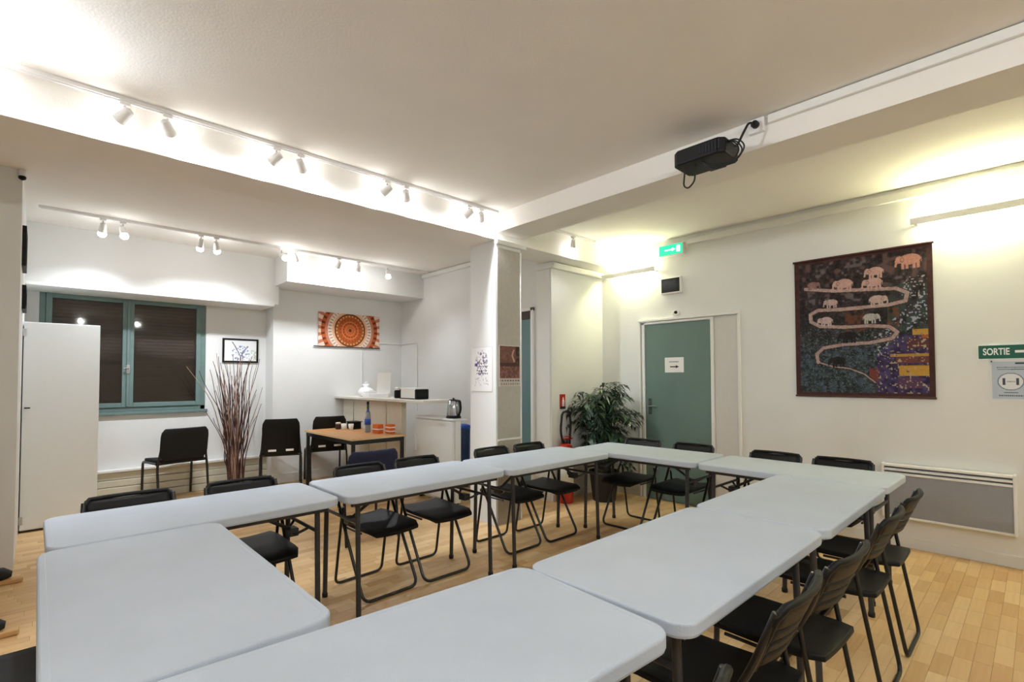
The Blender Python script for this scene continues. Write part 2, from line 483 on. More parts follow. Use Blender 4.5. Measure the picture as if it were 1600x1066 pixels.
# ------------------------------------------------------------------ window
win = sempty('window_1', (0, 0, 0))
fb = MB()
fb.box(WX0, WX1, YR + .02, YR + .10, WZ0, WZ0 + .05); fb.box(WX0, WX1, YR + .02, YR + .10, WZ1 - .05, WZ1)
fb.box(WX0, WX0 + .05, YR + .02, YR + .10, WZ0, WZ1); fb.box(WX1 - .05, WX1, YR + .02, YR + .10, WZ0, WZ1)
fb.build('window_frame', 'window_green', win, 0.003)
MB().box(WX0 - .03, WX1 + .02, YR - .04, YR + .03, WZ0 - .035, WZ0).build('window_sill', 'window_green', win, 0.005)
for x0, x1 in ((WX0 + .052, .768), (.772, WX1 - .052)):
    z0, z1 = WZ0 + .052, WZ1 - .052; s = .052
    cb = MB(); cb.box(x0, x0 + s, YR + .005, YR + .05, z0, z1); cb.box(x1 - s, x1, YR + .005, YR + .05, z0, z1)
    cb.box(x0 + s, x1 - s, YR + .005, YR + .05, z0, z0 + s); cb.box(x0 + s, x1 - s, YR + .005, YR + .05, z1 - s, z1)
    c = cb.build('casement', 'window_green', win, 0.004)
    MB().box(x0 + s, x1 - s, YR + .025, YR + .031, z0 + s, z1 - s).build('pane', 'glass', c)
MB().box(.757, .783, YR - .012, YR + .004, WZ0 + .06, WZ1 - .06).build('cover_strip', 'window_green', win, 0.003)
hb = MB(); hb.box(.755, .785, YR - .022, YR - .012, 1.47, 1.57); hb.tube(bend([(.77, YR - .02, 1.53), (.77, YR - .05, 1.53), (.72, YR - .05, 1.53)], .01), .008)
hb.build('window_handle', 'chrome', win)
sh = MB()
z = WZ0
while z < WZ1 - .01:
    sh.box(WX0 + .03, WX1 - .03, YR + .125, YR + .14, z, z + .036); z += .04
sh.box(WX0 + .03, WX1 - .03, YR + .145, YR + .15, WZ0, WZ1)
o = sh.build('shutter', 'shutter', win); o['kind'] = 'stuff'

# ------------------------------------------------------------------ doors
d1 = sempty('door_1', (0, 0, 0))
DY0, DY1, DZ = 2.41, 3.205, 2.02
MB().box(XW - .02, XW, DY0 + .004, DY1 - .004, .008, DZ).build('door_leaf', 'door_green', d1, 0.003)
fr = MB(); fr.box(XW - .03, XW, DY1, DY1 + .035, 0, DZ + .05); fr.box(XW - .03, XW, DY0 - .035, DY0, 0, DZ + .015); fr.box(XW - .03, XW, DY0 - .035, DY1 + .035, DZ + .004, DZ + .03)
fr.build('door_frame', 'trim_white', d1, 0.004)
MB().box(XW - .012, XW, 2.125, DY0 - .036, 0, DZ + .02).build('side_panel', 'door_panel', d1, 0.003)
fr = MB(); fr.box(XW - .045, XW, 2.10, 3.285, DZ + .035, DZ + .06); fr.box(XW - .035, XW, 2.10, 2.125, 0, DZ + .035); fr.box(XW - .035, XW, 3.26, 3.285, 0, DZ + .035)
fr.build('outer_frame', 'trim_white', d1, 0.004)
hb = MB(); hb.box(XW - .028, XW - .02, 3.12, 3.16, .98, 1.16); hb.tube(bend([(XW - .022, 3.14, 1.07), (XW - .07, 3.14, 1.07), (XW - .07, 3.03, 1.07)], .012), .008)
hb.build('door_handle', 'chrome', d1)
d2 = sempty('door_2', (0, 0, 0))
MB().box(XK - .02, XK, 4.135, 4.93, .008, 2.10).build('door_leaf', 'door_teal', d2, 0.003)
MB().box(XK - .018, XK, 4.135, 4.93, 2.105, 2.20).build('transom', 'brown_dark', d2)
fr = MB(); fr.box(XK - .035, XK, 4.095, 4.133, 0, 2.24); fr.box(XK - .035, XK, 4.932, 4.97, 0, 2.24); fr.box(XK - .035, XK, 4.095, 4.97, 2.20, 2.24)
fr.build('door_frame', 'trim_white', d2, 0.004)

# ------------------------------------------------------------------ lamps
def aim_matrix(loc, target):
    q = (Vector(target) - Vector(loc)).to_track_quat('-Z', 'Y')
    return Matrix.Translation(loc) @ q.to_matrix().to_4x4()
def spotlight(loc, top_z, target, label, group, watts, col, angle=105, blend=.9):
    """track head: foot on the rail, stem, turned housing and glowing lamp"""
    t = thing('track_spotlight', label, 'spotlight', (loc[0], loc[1], loc[2]), 0, group)
    L = Vector(loc)
    MB().cbox((0, 0, top_z - loc[2] - .012), (.05, .028, .024)).build('rail_adapter', 'lamp_white', t, 0.003)
    MB().tube([(0, 0, top_z - loc[2] - .02), (0, 0, .0)], .006).build('stem', 'chrome', t)
    M = aim_matrix((0, 0, 0), Vector(target) - L)
    hs = MB().lathe([(.014, .04), (.024, .035), (.028, .0), (.033, -.045), (.033, -.052)], seg=16, M=M).build('housing', 'lamp_white', t)
    MB().lathe([(.028, -.046), (.034, -.060), (.035, -.072), (.030, -.086), (.018, -.096), (.002, -.099)], seg=16, M=M).build('bulb', 'bulb', hs)
    d = (Vector(target) - L).normalized()
    spot('spotlight_beam', L + d * .12, target, watts, col, angle, blend)
    return t
def rail(name, label, x0, x1, y, z, group=None, along='x'):
    t = thing(name, label, 'track', (x0, y, z), 0 if along == 'x' else PI / 2)
    L = x1 - x0
    b = MB(); b.box(0, L, -.017, -.011, -.022, 0); b.box(0, L, .011, .017, -.022, 0); b.box(0, L, -.011, .011, -.006, 0)
    b.build('channel', 'lamp_white', t)
    for xx in (-.012, L): MB().box(xx, xx + .012, -.018, .018, -.023, 0).build('end_cap', 'lamp_white', t)
    return t
ZR = H
rail('lighting_track', 'white lighting track along ceiling at the face of the long beam', -1.6, 3.12, 3.50, ZR)
bx = [(.33, 'left'), (.53, 'r'), (1.14, 'l'), (1.30, 'r'), (1.97, 'l'), (2.14, 'r'), (2.79, 'l'), (2.93, 'r')]
G1 = 'track spotlights along the long beam'
for k, (x, _) in enumerate(bx):
    lab = ['white track spotlight on the long beam, fourth pair from the column', 'white track spotlight on the long beam, third pair from the column',
           'white track spotlight on the long beam, second pair from the column', 'white track spotlight on the long beam, pair nearest the column'][k // 2]
    spotlight((x, 3.50, 2.885), ZR - .022, (x + (.1 if k % 2 else -.1), 3.63, 2.775), lab, G1, W_BEAM_SPOT * 1.1, C_COOL, 140, 1.0)
for x, tg in ((-.52, (-.25, 2.6, 3.12)), (-.30, (.1, 2.5, 3.12)), (-1.3, (-1.3, 3.63, 2.72))):
    spotlight((x, 3.50, 2.885), ZR - .022, tg, 'white track spotlight on the long beam beyond the left wall corner', G1, W_BEAM_SPOT * .62, C_COOL, 150, 1.0)
rail('lighting_track', 'white lighting track on the ceiling of the window bay', XL + .1, XK - .1, 6.20, ZR)
G2 = 'track spotlights of the window bay'
for k, (x, tgt) in enumerate([(.434, (.3, 7.3, .6)), (.587, (1.0, 5.0, .2)), (1.255, (1.2, 7.3, .6)), (1.402, (1.9, 7.3, .6)), (2.09, (3.16, 3.78, 1.35)),
                              (2.25, (2.5, 6.5, 2.35)), (2.80, (2.7, 6.5, 2.35)), (3.07, (3.15, 6.5, 2.35)), (3.5, (3.3, 5.2, .6))]):
    lab = ['glowing track spotlight of the pair above the window casement by the cupboard', 'glowing track spotlight of the pair above the window edge by the twigs'][k // 2] if k < 4 else \
          ['glowing track spotlight just before the end of the boxed soffit', 'track spotlight aimed at the outer end of the boxed soffit',
           'track spotlight aimed at the boxed soffit above the mandala, nearer the window', 'track spotlight aimed at the boxed soffit above the mandala, nearer the kitchen wall',
           'track spotlight of the window bay nearest the kitchen wall, turned to the column'][k - 4]
    on_soffit = 5 <= k <= 7
    spotlight((x, 6.20, 2.872), ZR - .022, tgt, lab, G2, W_BAY_SPOT * (.55 if on_soffit else 2.6 if k == 4 else 1.0 if tgt[1] < 6 else 1.3), C_COOL, 95 if on_soffit else 62 if k == 4 else 125 if tgt[1] < 6 else 104, 1.0)
rail('lighting_track', 'short white lighting track above the alcove with fire extinguisher', 3.93, 4.62, 3.50, ZR)
spotlight((4.25, 3.50, 2.885), ZR - .022, (4.45, 3.83, 1.9), 'white track spotlight above the alcove with fire extinguisher', None, 3, C_NEUT, 120, 1.0)
# unseen track and heads added behind the camera to fill the room with light
rail('lighting_track', 'unseen lighting track added for fill light on the ceiling behind the tables', -1.9, 2.6, -1.2, ZR)
for x in (-1.5, -.4, .7, 1.8):
    spotlight((x, -1.20, 2.885), ZR - .022, (x + .9, .9, 0.9), 'unseen fill spotlight added on ceiling behind the tables', 'added fill spotlights behind the tables', W_FILL, C_NEUT, 150, 1.0)
def pelmet(y0, y1, t0, t1, z, label):
    t = thing('pelmet_light', label, 'wall light', (XW, y0, z))
    L = y1 - y0
    MB().box(-.112, -.10, 0, L, 0, .055).build('pelmet_board', 'trim_white', t, 0.003)
    for yy in (.02, L - .04): MB().box(-.10, 0, yy, yy + .02, .008, .022).build('bracket', 'trim_white', t)
    MB().tube([(-.052, t0 - y0, .048), (-.052, t1 - y0, .048)], .015, 10).build('fluorescent_tube', 'tube_lit', t)
    return t
pelmet(-1.1, .70, .0, .58, 2.63, 'white pelmet light glowing above the elephant hanging')
pelmet(3.02, 3.76, 3.12, 3.55, 2.63, 'short white pelmet light glowing beside the green exit sign')
pelmet(-2.3, -1.3, -2.1, -1.5, 2.63, 'unseen pelmet light added for fill on the wall past the heater')  # out of view, added to raise the general light

# ------------------------------------------------------------------ folding tables
def make_table():
    t = thing('folding_table', 'x', 'table', (0, 0, 0), 0, 'grey folding tables set in a ring')
    W, D, TZ = 1.20, .612, .74
    tb = MB()
    prof = [(0, .0, .018), (.0, .0, .006), (.006, 0, 0)]
    outer = rrect(W, D, .065, 10); n = len(outer)
    rings = []
    def ring(ins, z): return [(x, y, z) for x, y in rrect(W - 2 * ins, D - 2 * ins, .065 - min(ins, .05), 10)]
    lev = [(.016, TZ - .045), (.003, TZ - .043), (0, TZ - .035), (0, TZ - .008), (.0010, TZ - .004), (.0035, TZ - .0012), (.007, TZ), (.020, TZ), (.024, TZ - .0008)]
    vs = []; fs = []
    for ins, z in lev: vs += ring(ins, z)
    for i in range(len(lev) - 1):
        for k in range(n):
            k2 = (k + 1) % n; fs.append((i * n + k, i * n + k2, (i + 1) * n + k2, (i + 1) * n + k))
    tb.add(vs, fs, False)
    tb.add(ring(.024, TZ - .0008), [tuple(range(n))])
    tb.add(ring(.016, TZ - .045), [tuple(range(n))[::-1]])
    tb.build('tabletop', 'table_plastic', t)
    fr = MB()
    for yy in (-.25, .25): fr.box(-.54, .54, yy - .012, yy + .012, TZ - .070, TZ - .046)
    fr.build('under_frame', 'leg_steel', t)
    for sx in (-1, 1):
        x = sx * .50
        for sy in (-1, 1):
            MB().tube([(x, sy * .215, TZ - .05), (x, sy * .235, .012)], .0145, 10).build('leg', 'leg_steel', t)
            MB().lathe([(.017, 0), (.018, .02), (.0155, .03)], (x, sy * .235, 0), 10).build('foot_cap', 'rubber', t)
        cb = MB(); cb.tube([(x, -.217, .56), (x, .217, .56)], .010)
        cb.tube([(x, -.216, TZ - .056), (x, .216, TZ - .056)], .012)
        cb.build('cross_bar', 'leg_steel', t)
        br = MB(); br.tube(bend([(x, -.11, .56), (x - sx * .06, -.06, .52), (x - sx * .06, .06, .52), (x, .11, .56)], .05), .008)
        br.tube([(x - sx * .05, 0, .53), (x - sx * .30, 0, TZ - .06)], .010)
        br.build('folding_brace', 'leg_steel', t)
        MB().cbox((x - sx * .055, 0, .525), (.05, .075, .045)).build('lock_ring', 'leg_steel', t, 0.005)
    return t
tab = make_table()
TLAB = {'L': 'grey folding table closing the end of the ring beside the white cupboard',
        'T1': 'grey folding table end of the row along the twigs, by the white cupboard',
        'T2': 'grey folding table, middle of the row facing the kitchen counter',
        'T3': 'grey folding table of the kitchen-side row, meeting the corner in front of the plant',
        'R1': 'grey folding table in front of the green door',
        'R2': 'grey folding table in front of the wall heater',
        'N1': 'grey folding table of the row across from the kitchen, farthest from the heater',
        'N2': 'grey folding table, middle of the row across from the kitchen side',
        'N3': 'grey folding table of the row across from the kitchen, nearest the heater'}
for i, (k, (cx, cy), rz) in enumerate(TABLES):
    rot = rz + {'L': 0.0, 'T1': 0.006, 'T2': -.004, 'T3': -.01, 'R1': .02, 'R2': -.012, 'N1': -.065, 'N2': -.006, 'N3': 0}.get(k, 0)
    if i == 0: tab.location = (cx, cy, 0); tab.rotation_euler = (0, 0, rot); tab['label'] = TLAB[k]
    else: dup(tab, (cx, cy, 0), rot, TLAB[k])

tab.scale = (1.07, 1, 1)      # the end table is a little longer
# ------------------------------------------------------------------ folding chairs (front = +y)
def make_folding_chair():
    t = thing('folding_chair', 'x', 'chair', (0, 0, 0), 0, 'x')
    hw = .2
    up = lambda s, z, x: (x, .2 - s, z)
    # uprights with the front floor bar, one bent tube
    fu = MB()
    fu.tube(bend([(-hw + .01, -.215, .772), (-hw, -.150, .60), (-hw, -.09, .49), (-hw, .2, .011), (hw, .2, .011), (hw, -.09, .49), (hw, -.150, .60), (hw - .01, -.215, .772)], .06, 5), .0105, 8)
    fu.build('front_frame', 'black_steel', t)
    rl = MB()
    rl.tube(bend([(-hw + .022, -.118, .545), (-hw + .022, -.215, .011), (hw - .022, -.215, .011), (hw - .022, -.118, .545)], .045, 5), .0095, 8)
    rl.build('rear_frame', 'black_steel', t)
    for s in (-1, 1):
        MB().tube([(s * (hw - .03), -.118, .54), (s * (hw + .012), -.118, .54)], .008).build('pivot', 'chrome', t)
        MB().tube([(s * (hw - .012), .14, .425), (s * (hw - .012), -.085, .425)], .007).build('seat_link', 'black_steel', t)
    # seat: softly dished pad
    P = []
    for i in range(9):
        u = i / 8; row = []
        y = .27 - u * .46
        w = .182 if 0 < i < 8 else .155
        if i in (1, 7): w = .178
        for j in range(9):
            v = j / 8 * 2 - 1
            z = .445 - .010 * (1 - v * v) - .020 * max(0, (.18 - u) / .18) ** 2 - .006 * math.sin(PI * u) + .008 * u
            row.append((v * w, y, z))
        P.append(row)
    MB().sheet(P, .022).build('seat', 'black_plastic', t, 0.004)
    # back: curved rim with ridged slats
    def bp(x, z):
        f = (z - .545) / .22
        return (x, -.122 - .092 * f - .034 * (1 - (x / hw) ** 2), z)
    rim = MB()
    path = [(-.186, .60), (-.19, .755), (-.165, .785), (.165, .785), (.19, .755), (.186, .60)]
    pts = []
    for (xa, za), (xb, zb) in zip(path[:-1], path[1:]):
        for k in range(6): pts.append(bp(xa + (xb - xa) * k / 6, za + (zb - za) * k / 6))
    pts.append(bp(*path[-1]))
    rim.tube(pts, .0115, 8)
    rim.build('back_rim', 'black_plastic', t)
    for (za, zb, th) in ((.722, .782, .013), (.685, .710, .011), (.648, .673, .011), (.606, .636, .011)):
        P = [[bp(-.186 + .372 * j / 10, za + (zb - za) * i / 3 - .010 * (1 - ((j - 5) / 5) ** 2)) for j in range(11)] for i in range(4)]
        MB().sheet(P, th).build('back_slat', 'black_plastic', t)
    return t
fc = make_folding_chair()
CH = []
GF, GR, GN = 'folding chairs along the kitchen-side row', 'folding chairs along the door-side tables', 'folding chairs along the row across from the kitchen'
for x, dy, a, lab in [(.37, .02, .0, 'black folding chair tucked under the table beside the white cupboard, first of its row'),
                 (.905, .0, .0, 'black folding chair at the kitchen-side row, in front of the bundle of twigs'),
                 (1.675, .0, .05, 'black folding chair at the kitchen-side row, in front of the wooden table'),
                 (2.135, .0, .0, 'black folding chair at the kitchen-side row, in front of the navy chair'),
                 (2.90, .0, .0, 'black folding chair at the kitchen-side row, just before the white column'),
                 (3.345, -.02, .0, 'black folding chair at the kitchen-side row, just past the column by the teal door')]:
    CH.append(((x, 3.11 + dy, 0), PI + a, lab, GF))
for y, dx, a, lab in [(2.725, 0, .02, 'black folding chair at the door-side tables, beside the potted plant'),
                 (2.215, .02, -.02, 'black folding chair at the door-side tables, in front of the green door'),
                 (1.50, .0, .0, 'black folding chair at the door-side tables, between the door and elephant hanging'),
                 (1.03, .0, .0, 'black folding chair at the door-side tables, next to the wall heater')]:
    CH.append(((4.155 + dx, y, 0), PI / 2 + a, lab, GR))
for x, dy, a, lab in [(3.33, .0, .0, 'black folding chair nearest the wall heater on the row across from kitchen'),
                 (2.81, -.0, .0, 'second black folding chair from the wall heater, row across from kitchen'),
                 (2.10, .0, -.05, 'third black folding chair from the wall heater, row across from kitchen'),
                 (1.62, .02, .04, 'fourth black folding chair from the wall heater, row across from kitchen'),
                 (.90, .0, .0, 'last black folding chair from the wall heater, row across from kitchen')]:
    CH.append(((x, .70 + dy, 0), a, lab, GN))
CH.append(((-.15, 2.30, 0), -PI / 2, 'black folding chair at the table end by the lounge chair', 'folding chair at the ring end'))
for i, (loc, rz, lab, g) in enumerate(CH):
    if i == 0: fc.location = loc; fc.rotation_euler = (0, 0, rz); fc['label'] = lab; fc['group'] = g
    else: dup(fc, loc, rz, lab, g)

# ------------------------------------------------------------------ stacking visitor chairs (front = +y)
def make_visitor_chair(label, fabric='black_fabric', back_h=.82, shell=False, group=None):
    t = thing('visitor_chair', label, 'chair', (0, 0, 0), 0, group)
    for s in (-1, 1):
        x = s * .235
        MB().tube(bend([(x, .21, .012), (x, .19, .44), (x, -.17, .44)], .04), .0125, 8).build('leg', 'black_steel', t)
        MB().tube(bend([(x, -.245, .012), (x, -.19, .40), (x * .93, -.20, .52), (x * .85, -.235, back_h - .12)], .08), .0125, 8).build('leg', 'black_steel', t)
    cb = MB()
    for yy in (.15, -.15): cb.tube([(-.235, yy, .43), (.235, yy, .43)], .010)
    cb.build('seat_rail', 'black_steel', t)
    P = []
    for i in range(9):
        u = i / 8; y = .23 - .43 * u; w = .225 - (.03 if i in (0, 8) else 0)
        P.append([(w * v, y, .465 - .012 * (1 - v * v) - .02 * max(0, .2 - u) / .2) for v in [k / 4 - 1 for k in range(9)]])
    MB().sheet(P, .04).build('seat', fabric, t, 0.012, 3)
    zb = .475 if not shell else .45
    P = []
    for i in range(9):
        u = i / 8; z = zb + (back_h - zb) * u
        w = (.225 if not shell else .215) - (.035 if i in (0, 8) else .006 if i in (1, 7) else 0)
        P.append([(w * v, -.20 - .05 * u - .035 * (1 - v * v), z) for v in [k / 4 - 1 for k in range(9)]])
    b = MB().sheet(P, .028).build('backrest', fabric if not shell else 'black_plastic', t, 0.01, 3)
    if shell:
        lb = MB()
        for x in (-.10, .10): lb.box(x - .045, x + .045, -.262, -.255, zb + .045, zb + .07)
        lb.build('white_sticker', 'paper', b)
    return t
vc = make_visitor_chair('black padded visitor chair against the wall under the green window', group='visitor chairs in the window bay')
vc.location = (1.19, 7.0, 0); vc.rotation_euler = (0, 0, .22); vc.scale = (1.1, 1, 1.03)
sc = make_visitor_chair('black plastic shell chair with two white stickers, between twigs and wooden table', back_h=.90, shell=True, group='visitor chairs in the window bay')
sc.location = (2.31, 6.80, 0); sc.rotation_euler = (0, 0, -.33)
dup(sc, (2.90, 6.80, 0), -.2, 'black plastic shell chair behind the far end of the wooden table', 'visitor chairs in the window bay')
nv = make_visitor_chair('navy blue padded chair with its back to the folding tables, facing wooden table', 'navy_fabric', .79)
nv.location = (2.11, 4.18, 0); nv.rotation_euler = (0, 0, -.05)

# ------------------------------------------------------------------ wooden side table and what stands on it
wt = thing('wooden_table', 'wooden table with black steel frame in front of the kitchen counter', 'table', (2.83, 5.83, 0))
TW, TD = .67, 1.32
MB().box(-TW / 2, TW / 2, -TD / 2, TD / 2, .722, .742).build('tabletop', 'wood_top', wt, 0.002)
eg = MB(); e = .004
eg.box(-TW / 2 - e, TW / 2 + e, -TD / 2 - e, -TD / 2, .720, .7425); eg.box(-TW / 2 - e, TW / 2 + e, TD / 2, TD / 2 + e, .720, .7425)
eg.box(-TW / 2 - e, -TW / 2, -TD / 2, TD / 2, .720, .7425); eg.box(TW / 2, TW / 2 + e, -TD / 2, TD / 2, .720, .7425)
eg.build('edge_band', 'wood_edge', wt)
fr = MB()
for yy in (-TD / 2 + .03, TD / 2 - .03): fr.box(-TW / 2 + .01, TW / 2 - .01, yy - .015, yy + .015, .672, .72)
for xx in (-TW / 2 + .03, TW / 2 - .03): fr.box(xx - .015, xx + .015, -TD / 2 + .05, TD / 2 - .05, .672, .72)
fr.build('apron', 'black_steel', wt)
for sx in (-1, 1):
    for sy in (-1, 1):
        x, y = sx * (TW / 2 - .03), sy * (TD / 2 - .03)
        MB().box(x - .018, x + .018, y - .018, y + .018, 0, .672).build('leg', 'black_steel', wt, 0.003)
TT = .742
bo = thing('water_bottle', 'clear plastic water bottle with blue label on wooden table', 'bottle', (2.95, 5.69, TT))
MB().lathe([(.03, 0), (.037, .008), (.037, .06), (.035, .075), (.037, .09), (.037, .175), (.03, .21), (.014, .245), (.013, .262)]).build('bottle_body', 'clear_plastic', bo)
MB().lathe([(.0385, .095), (.0385, .165)]).build('label', 'blue_label', bo)
MB().lathe([(.016, .25), (.016, .272), (.012, .275)]).build('cap', 'blue_label', bo)
gb = thing('tall_bottle', 'slim dark green bottle standing behind the water bottle', 'bottle', (3.04, 5.86, TT))
MB().lathe([(.03, 0), (.034, .01), (.034, .19), (.026, .23), (.014, .26), (.014, .36)]).build('bottle_body', 'leaf', gb)
MB().lathe([(.016, .335), (.016, .368), (.012, .37)]).build('cap', 'black_plastic', gb)
for i, (x, y, a) in enumerate([(2.985, 5.50, .1), (3.075, 5.37, -.05)]):
    t = thing('tea_box', ['orange tea box, the one beside the water bottle', 'orange tea box with white stripes nearest the table end'][i], 'box', (x, y, TT), a, 'orange tea boxes')
    MB().box(-.035, .035, -.06, .06, 0, .11).build('carton', 'orange_card', t, 0.002)
    for z in ((.045,) if i == 0 else (.025, .07)): MB().box(-.036, .036, -.061, .061, z, z + .014).build('stripe', 'paper', t)
t = thing('cutlery_tray', 'black tray on the wooden table behind the bottles', 'tray', (3.03, 6.22, TT))
P = [(-.07, -.1), (.07, -.1), (.07, .1), (-.07, .1)]
tb = MB(); tb.box(-.05, .05, -.07, .07, 0, .01)
for (x0, x1, y0, y1) in ((-.06, -.05, -.07, .07), (.05, .06, -.07, .07), (-.06, .06, -.08, -.07), (-.06, .06, .07, .08)): tb.box(x0, x1, y0, y1, 0, .09)
tb.build('tray_body', 'black_plastic', t, 0.002)
MB().box(-.075, .075, -.095, .095, .09, .098).build('tray_rim', 'black_plastic', t, 0.002)
for i, (x, y) in enumerate([(2.88, 6.20), (2.93, 6.10)]):
    t = thing('paper_cup', ['white paper cup on wooden table, by the brown jar', 'white paper cup on wooden table, nearer the water bottle'][i], 'cup', (x, y, TT), 0, 'paper cups on the wooden table')
    MB().lathe([(.026, 0), (.034, .075), (.031, .075), (.024, .004)]).build('cup_body', 'paper', t)
    MB().lathe([(.033, .073), (.036, .0755), (.033, .078), (.0315, .0755)]).build('cup_rim', 'paper', t)
t = thing('sugar_jar', 'small brown jar with pale lid beside the paper cups', 'jar', (2.86, 6.32, TT))
MB().lathe([(.03, 0), (.036, .01), (.036, .06), (.03, .07)]).build('jar_body', 'brown_dark', t)
MB().lathe([(.033, .068), (.033, .085), (.03, .088)]).build('lid', 'counter_cream', t)

# ------------------------------------------------------------------ kitchen counter
kc = thing('bar_counter', 'cream bar counter with overhanging pale worktop by the kitchen niche', 'counter', (3.16, 4.76, 0))
MB().box(-.02, .42, 0, 2.31, 1.118, 1.15).build('worktop', 'counter_top', kc, 0.004)
MB().box(.12, .15, .66, 2.30, .05, 1.118).build('front_panel', 'counter_cream', kc)
for y0, y1 in ((.67, 1.03), (1.05, 1.50), (1.52, 1.95), (1.97, 2.29)):
    MB().box(.105, .12, y0, y1, .08, 1.10).build('panel_board', 'counter_cream', kc, 0.003)
for y0 in (1.03, 1.50, 1.95): MB().tube([(.108, y0 + .01, .02), (.108, y0 + .01, 1.118)], .008).build('post', 'chrome', kc)
MB().box(.06, .13, .60, .655, 0, 1.118).build('end_post', 'counter_cream', kc, 0.003)
MB().box(.12, .40, .665, 2.29, 0, .05).build('plinth', 'brown_dark', kc)
lc = thing('low_cabinet', 'low white cabinet with kettle on top at the end of bar counter', 'cabinet', (3.30, 4.42, 0))
MB().box(.03, .11, 0, .76, .03, .93).build('carcass', 'cabinet_white', lc, 0.006)
MB().box(0, .028, .004, .756, .06, .925).build('cabinet_door', 'cabinet_white', lc, 0.008)
MB().box(-.005, .20, -.004, .764, .93, .955).build('cabinet_top', 'cabinet_white', lc, 0.006)
MB().box(-.02, 0, .72, .75, .55, .75).build('handle', 'cabinet_white', lc, 0.004)
fb = MB()
for x in (.05, .09):
    for y in (.05, .7): fb.lathe([(.02, 0), (.02, .03)], (x, y, 0), 8)
fb.build('feet', 'rubber', lc)
ZC = 1.15
t = thing('kettle', 'steel electric kettle with black handle on the low white cabinet', 'kettle', (3.395, 4.54, .955), math.radians(-90))
MB().lathe([(.08, 0), (.085, .006), (.085, .02), (.07, .026)]).build('power_base', 'black_plastic', t)
MB().lathe([(.076, .026), (.078, .04), (.072, .12), (.062, .185), (.055, .195)], seg=24).build('kettle_body', 'chrome', t)
MB().lathe([(.056, .193), (.05, .208), (.012, .212), (.012, .226), (.004, .228)]).build('lid', 'black_plastic', t)
MB().tube(bend([(.05, 0, .20), (.12, 0, .20), (.135, 0, .10), (.095, 0, .035), (.07, 0, .04)], .05), .012, 8).build('handle', 'black_plastic', t)
MB().prism([(-.058, -.022), (-.058, .022), (-.09, .006), (-.09, -.006)], .165, .195).build('spout', 'chrome', t)
t = thing('plastic_bag', 'crumpled white plastic bag at the wall end of the bar counter', 'bag', (3.36, 6.55, ZC))
rb = random.Random(5)
prof = [(.05, 0), (.10, .02), (.11, .07), (.08, .11), (.035, .14), (.05, .17), (.02, .175)]
vs = MB().lathe(prof, seg=14)
vs.v = [(x * rb.uniform(.8, 1.25), y * rb.uniform(.8, 1.3), z * rb.uniform(.9, 1.06) if z > .001 else 0) for x, y, z in vs.v]
vs.build('bag_body', 'bag_white', t)
MB().tube(bend([(.0, -.02, .165), (.01, -.05, .20), (.02, .04, .20), (.0, .03, .165)], .03), .006, 6).build('knot', 'bag_white', t)
t = thing('menu_card', 'white card standing upright in holder on the bar counter', 'card', (3.34, 6.02, ZC), math.radians(-52))
MB().box(-.095, .095, -.004, .0, .05, .33, Matrix.Rotation(math.radians(-8), 4, 'X')).build('card', 'paper', t)
MB().box(-.10, .10, -.07, .03, 0, .055).build('holder', 'lamp_white', t, 0.004)
t = thing('napkin_tray', 'low white tray of papers on the bar counter', 'tray', (3.34, 6.33, ZC))
MB().box(-.10, .10, -.11, .08, 0, .05).build('tray_body', 'lamp_white', t, 0.006)
MB().box(-.085, .085, -.09, .06, .05, .075).build('paper_stack', 'paper', t)
t = thing('coffee_jar', 'black coffee jar with white lid on the bar counter', 'jar', (3.36, 5.66, ZC))
MB().lathe([(.045, 0), (.055, .01), (.055, .09), (.04, .105)]).build('jar_body', 'black_plastic', t)
MB().lathe([(.042, .10), (.042, .135), (.036, .14)]).build('lid', 'paper', t)
t = thing('snack_box', 'white carton with black ends lying on the bar counter', 'box', (3.36, 5.30, ZC), 0)
MB().box(-.09, .09, -.17, .17, .008, .135).build('carton', 'paper', t, 0.003)
MB().box(-.092, .092, .155, .175, .0, .12).build('end_panel', 'black_plastic', t)
MB().box(-.092, .092, -.19, -.155, .0, .12).build('end_panel', 'black_plastic', t, 0.01)
MB().box(-.092, -.088, -.15, .15, 0, .012).build('bottom_band', 'black_plastic', t)
t = thing('waste_bin', 'tall blue plastic bin by the kitchen wall behind the low cabinet', 'bin', (4.04, 5.2, 0))
MB().lathe([(.075, 0), (.085, .02), (.095, .74), (.09, .75)]).build('bin_body', 'blue_plastic', t)
MB().lathe([(.099, .745), (.10, .76), (.097, .79), (.05, .805)]).build('bin_lid', 'blue_label', t)

# ------------------------------------------------------------------ cupboard by the window
cu = thing('cupboard', 'tall plain white cupboard beside the green window', 'cupboard', (-.10, 6.40, 0))
MB().box(0, .545, .02, .46, .02, 1.935).build('carcass', 'cabinet_white', cu)
MB().box(.002, .543, 0, .018, .03, 1.93).build('cupboard_door', 'cabinet_white', cu, 0.002)
MB().tube(bend([(.02, .0, 1.14), (.02, -.03, 1.14), (.055, -.03, 1.14)], .01), .006).build('handle', 'black_plastic', cu)
for z in (.08, 1.8): MB().box(-.004, .02, -.008, .0, z, z + .07).build('hinge', 'chrome', cu)
MB().box(.01, .535, .04, .45, 0, .02).build('plinth', 'brown_dark', cu)

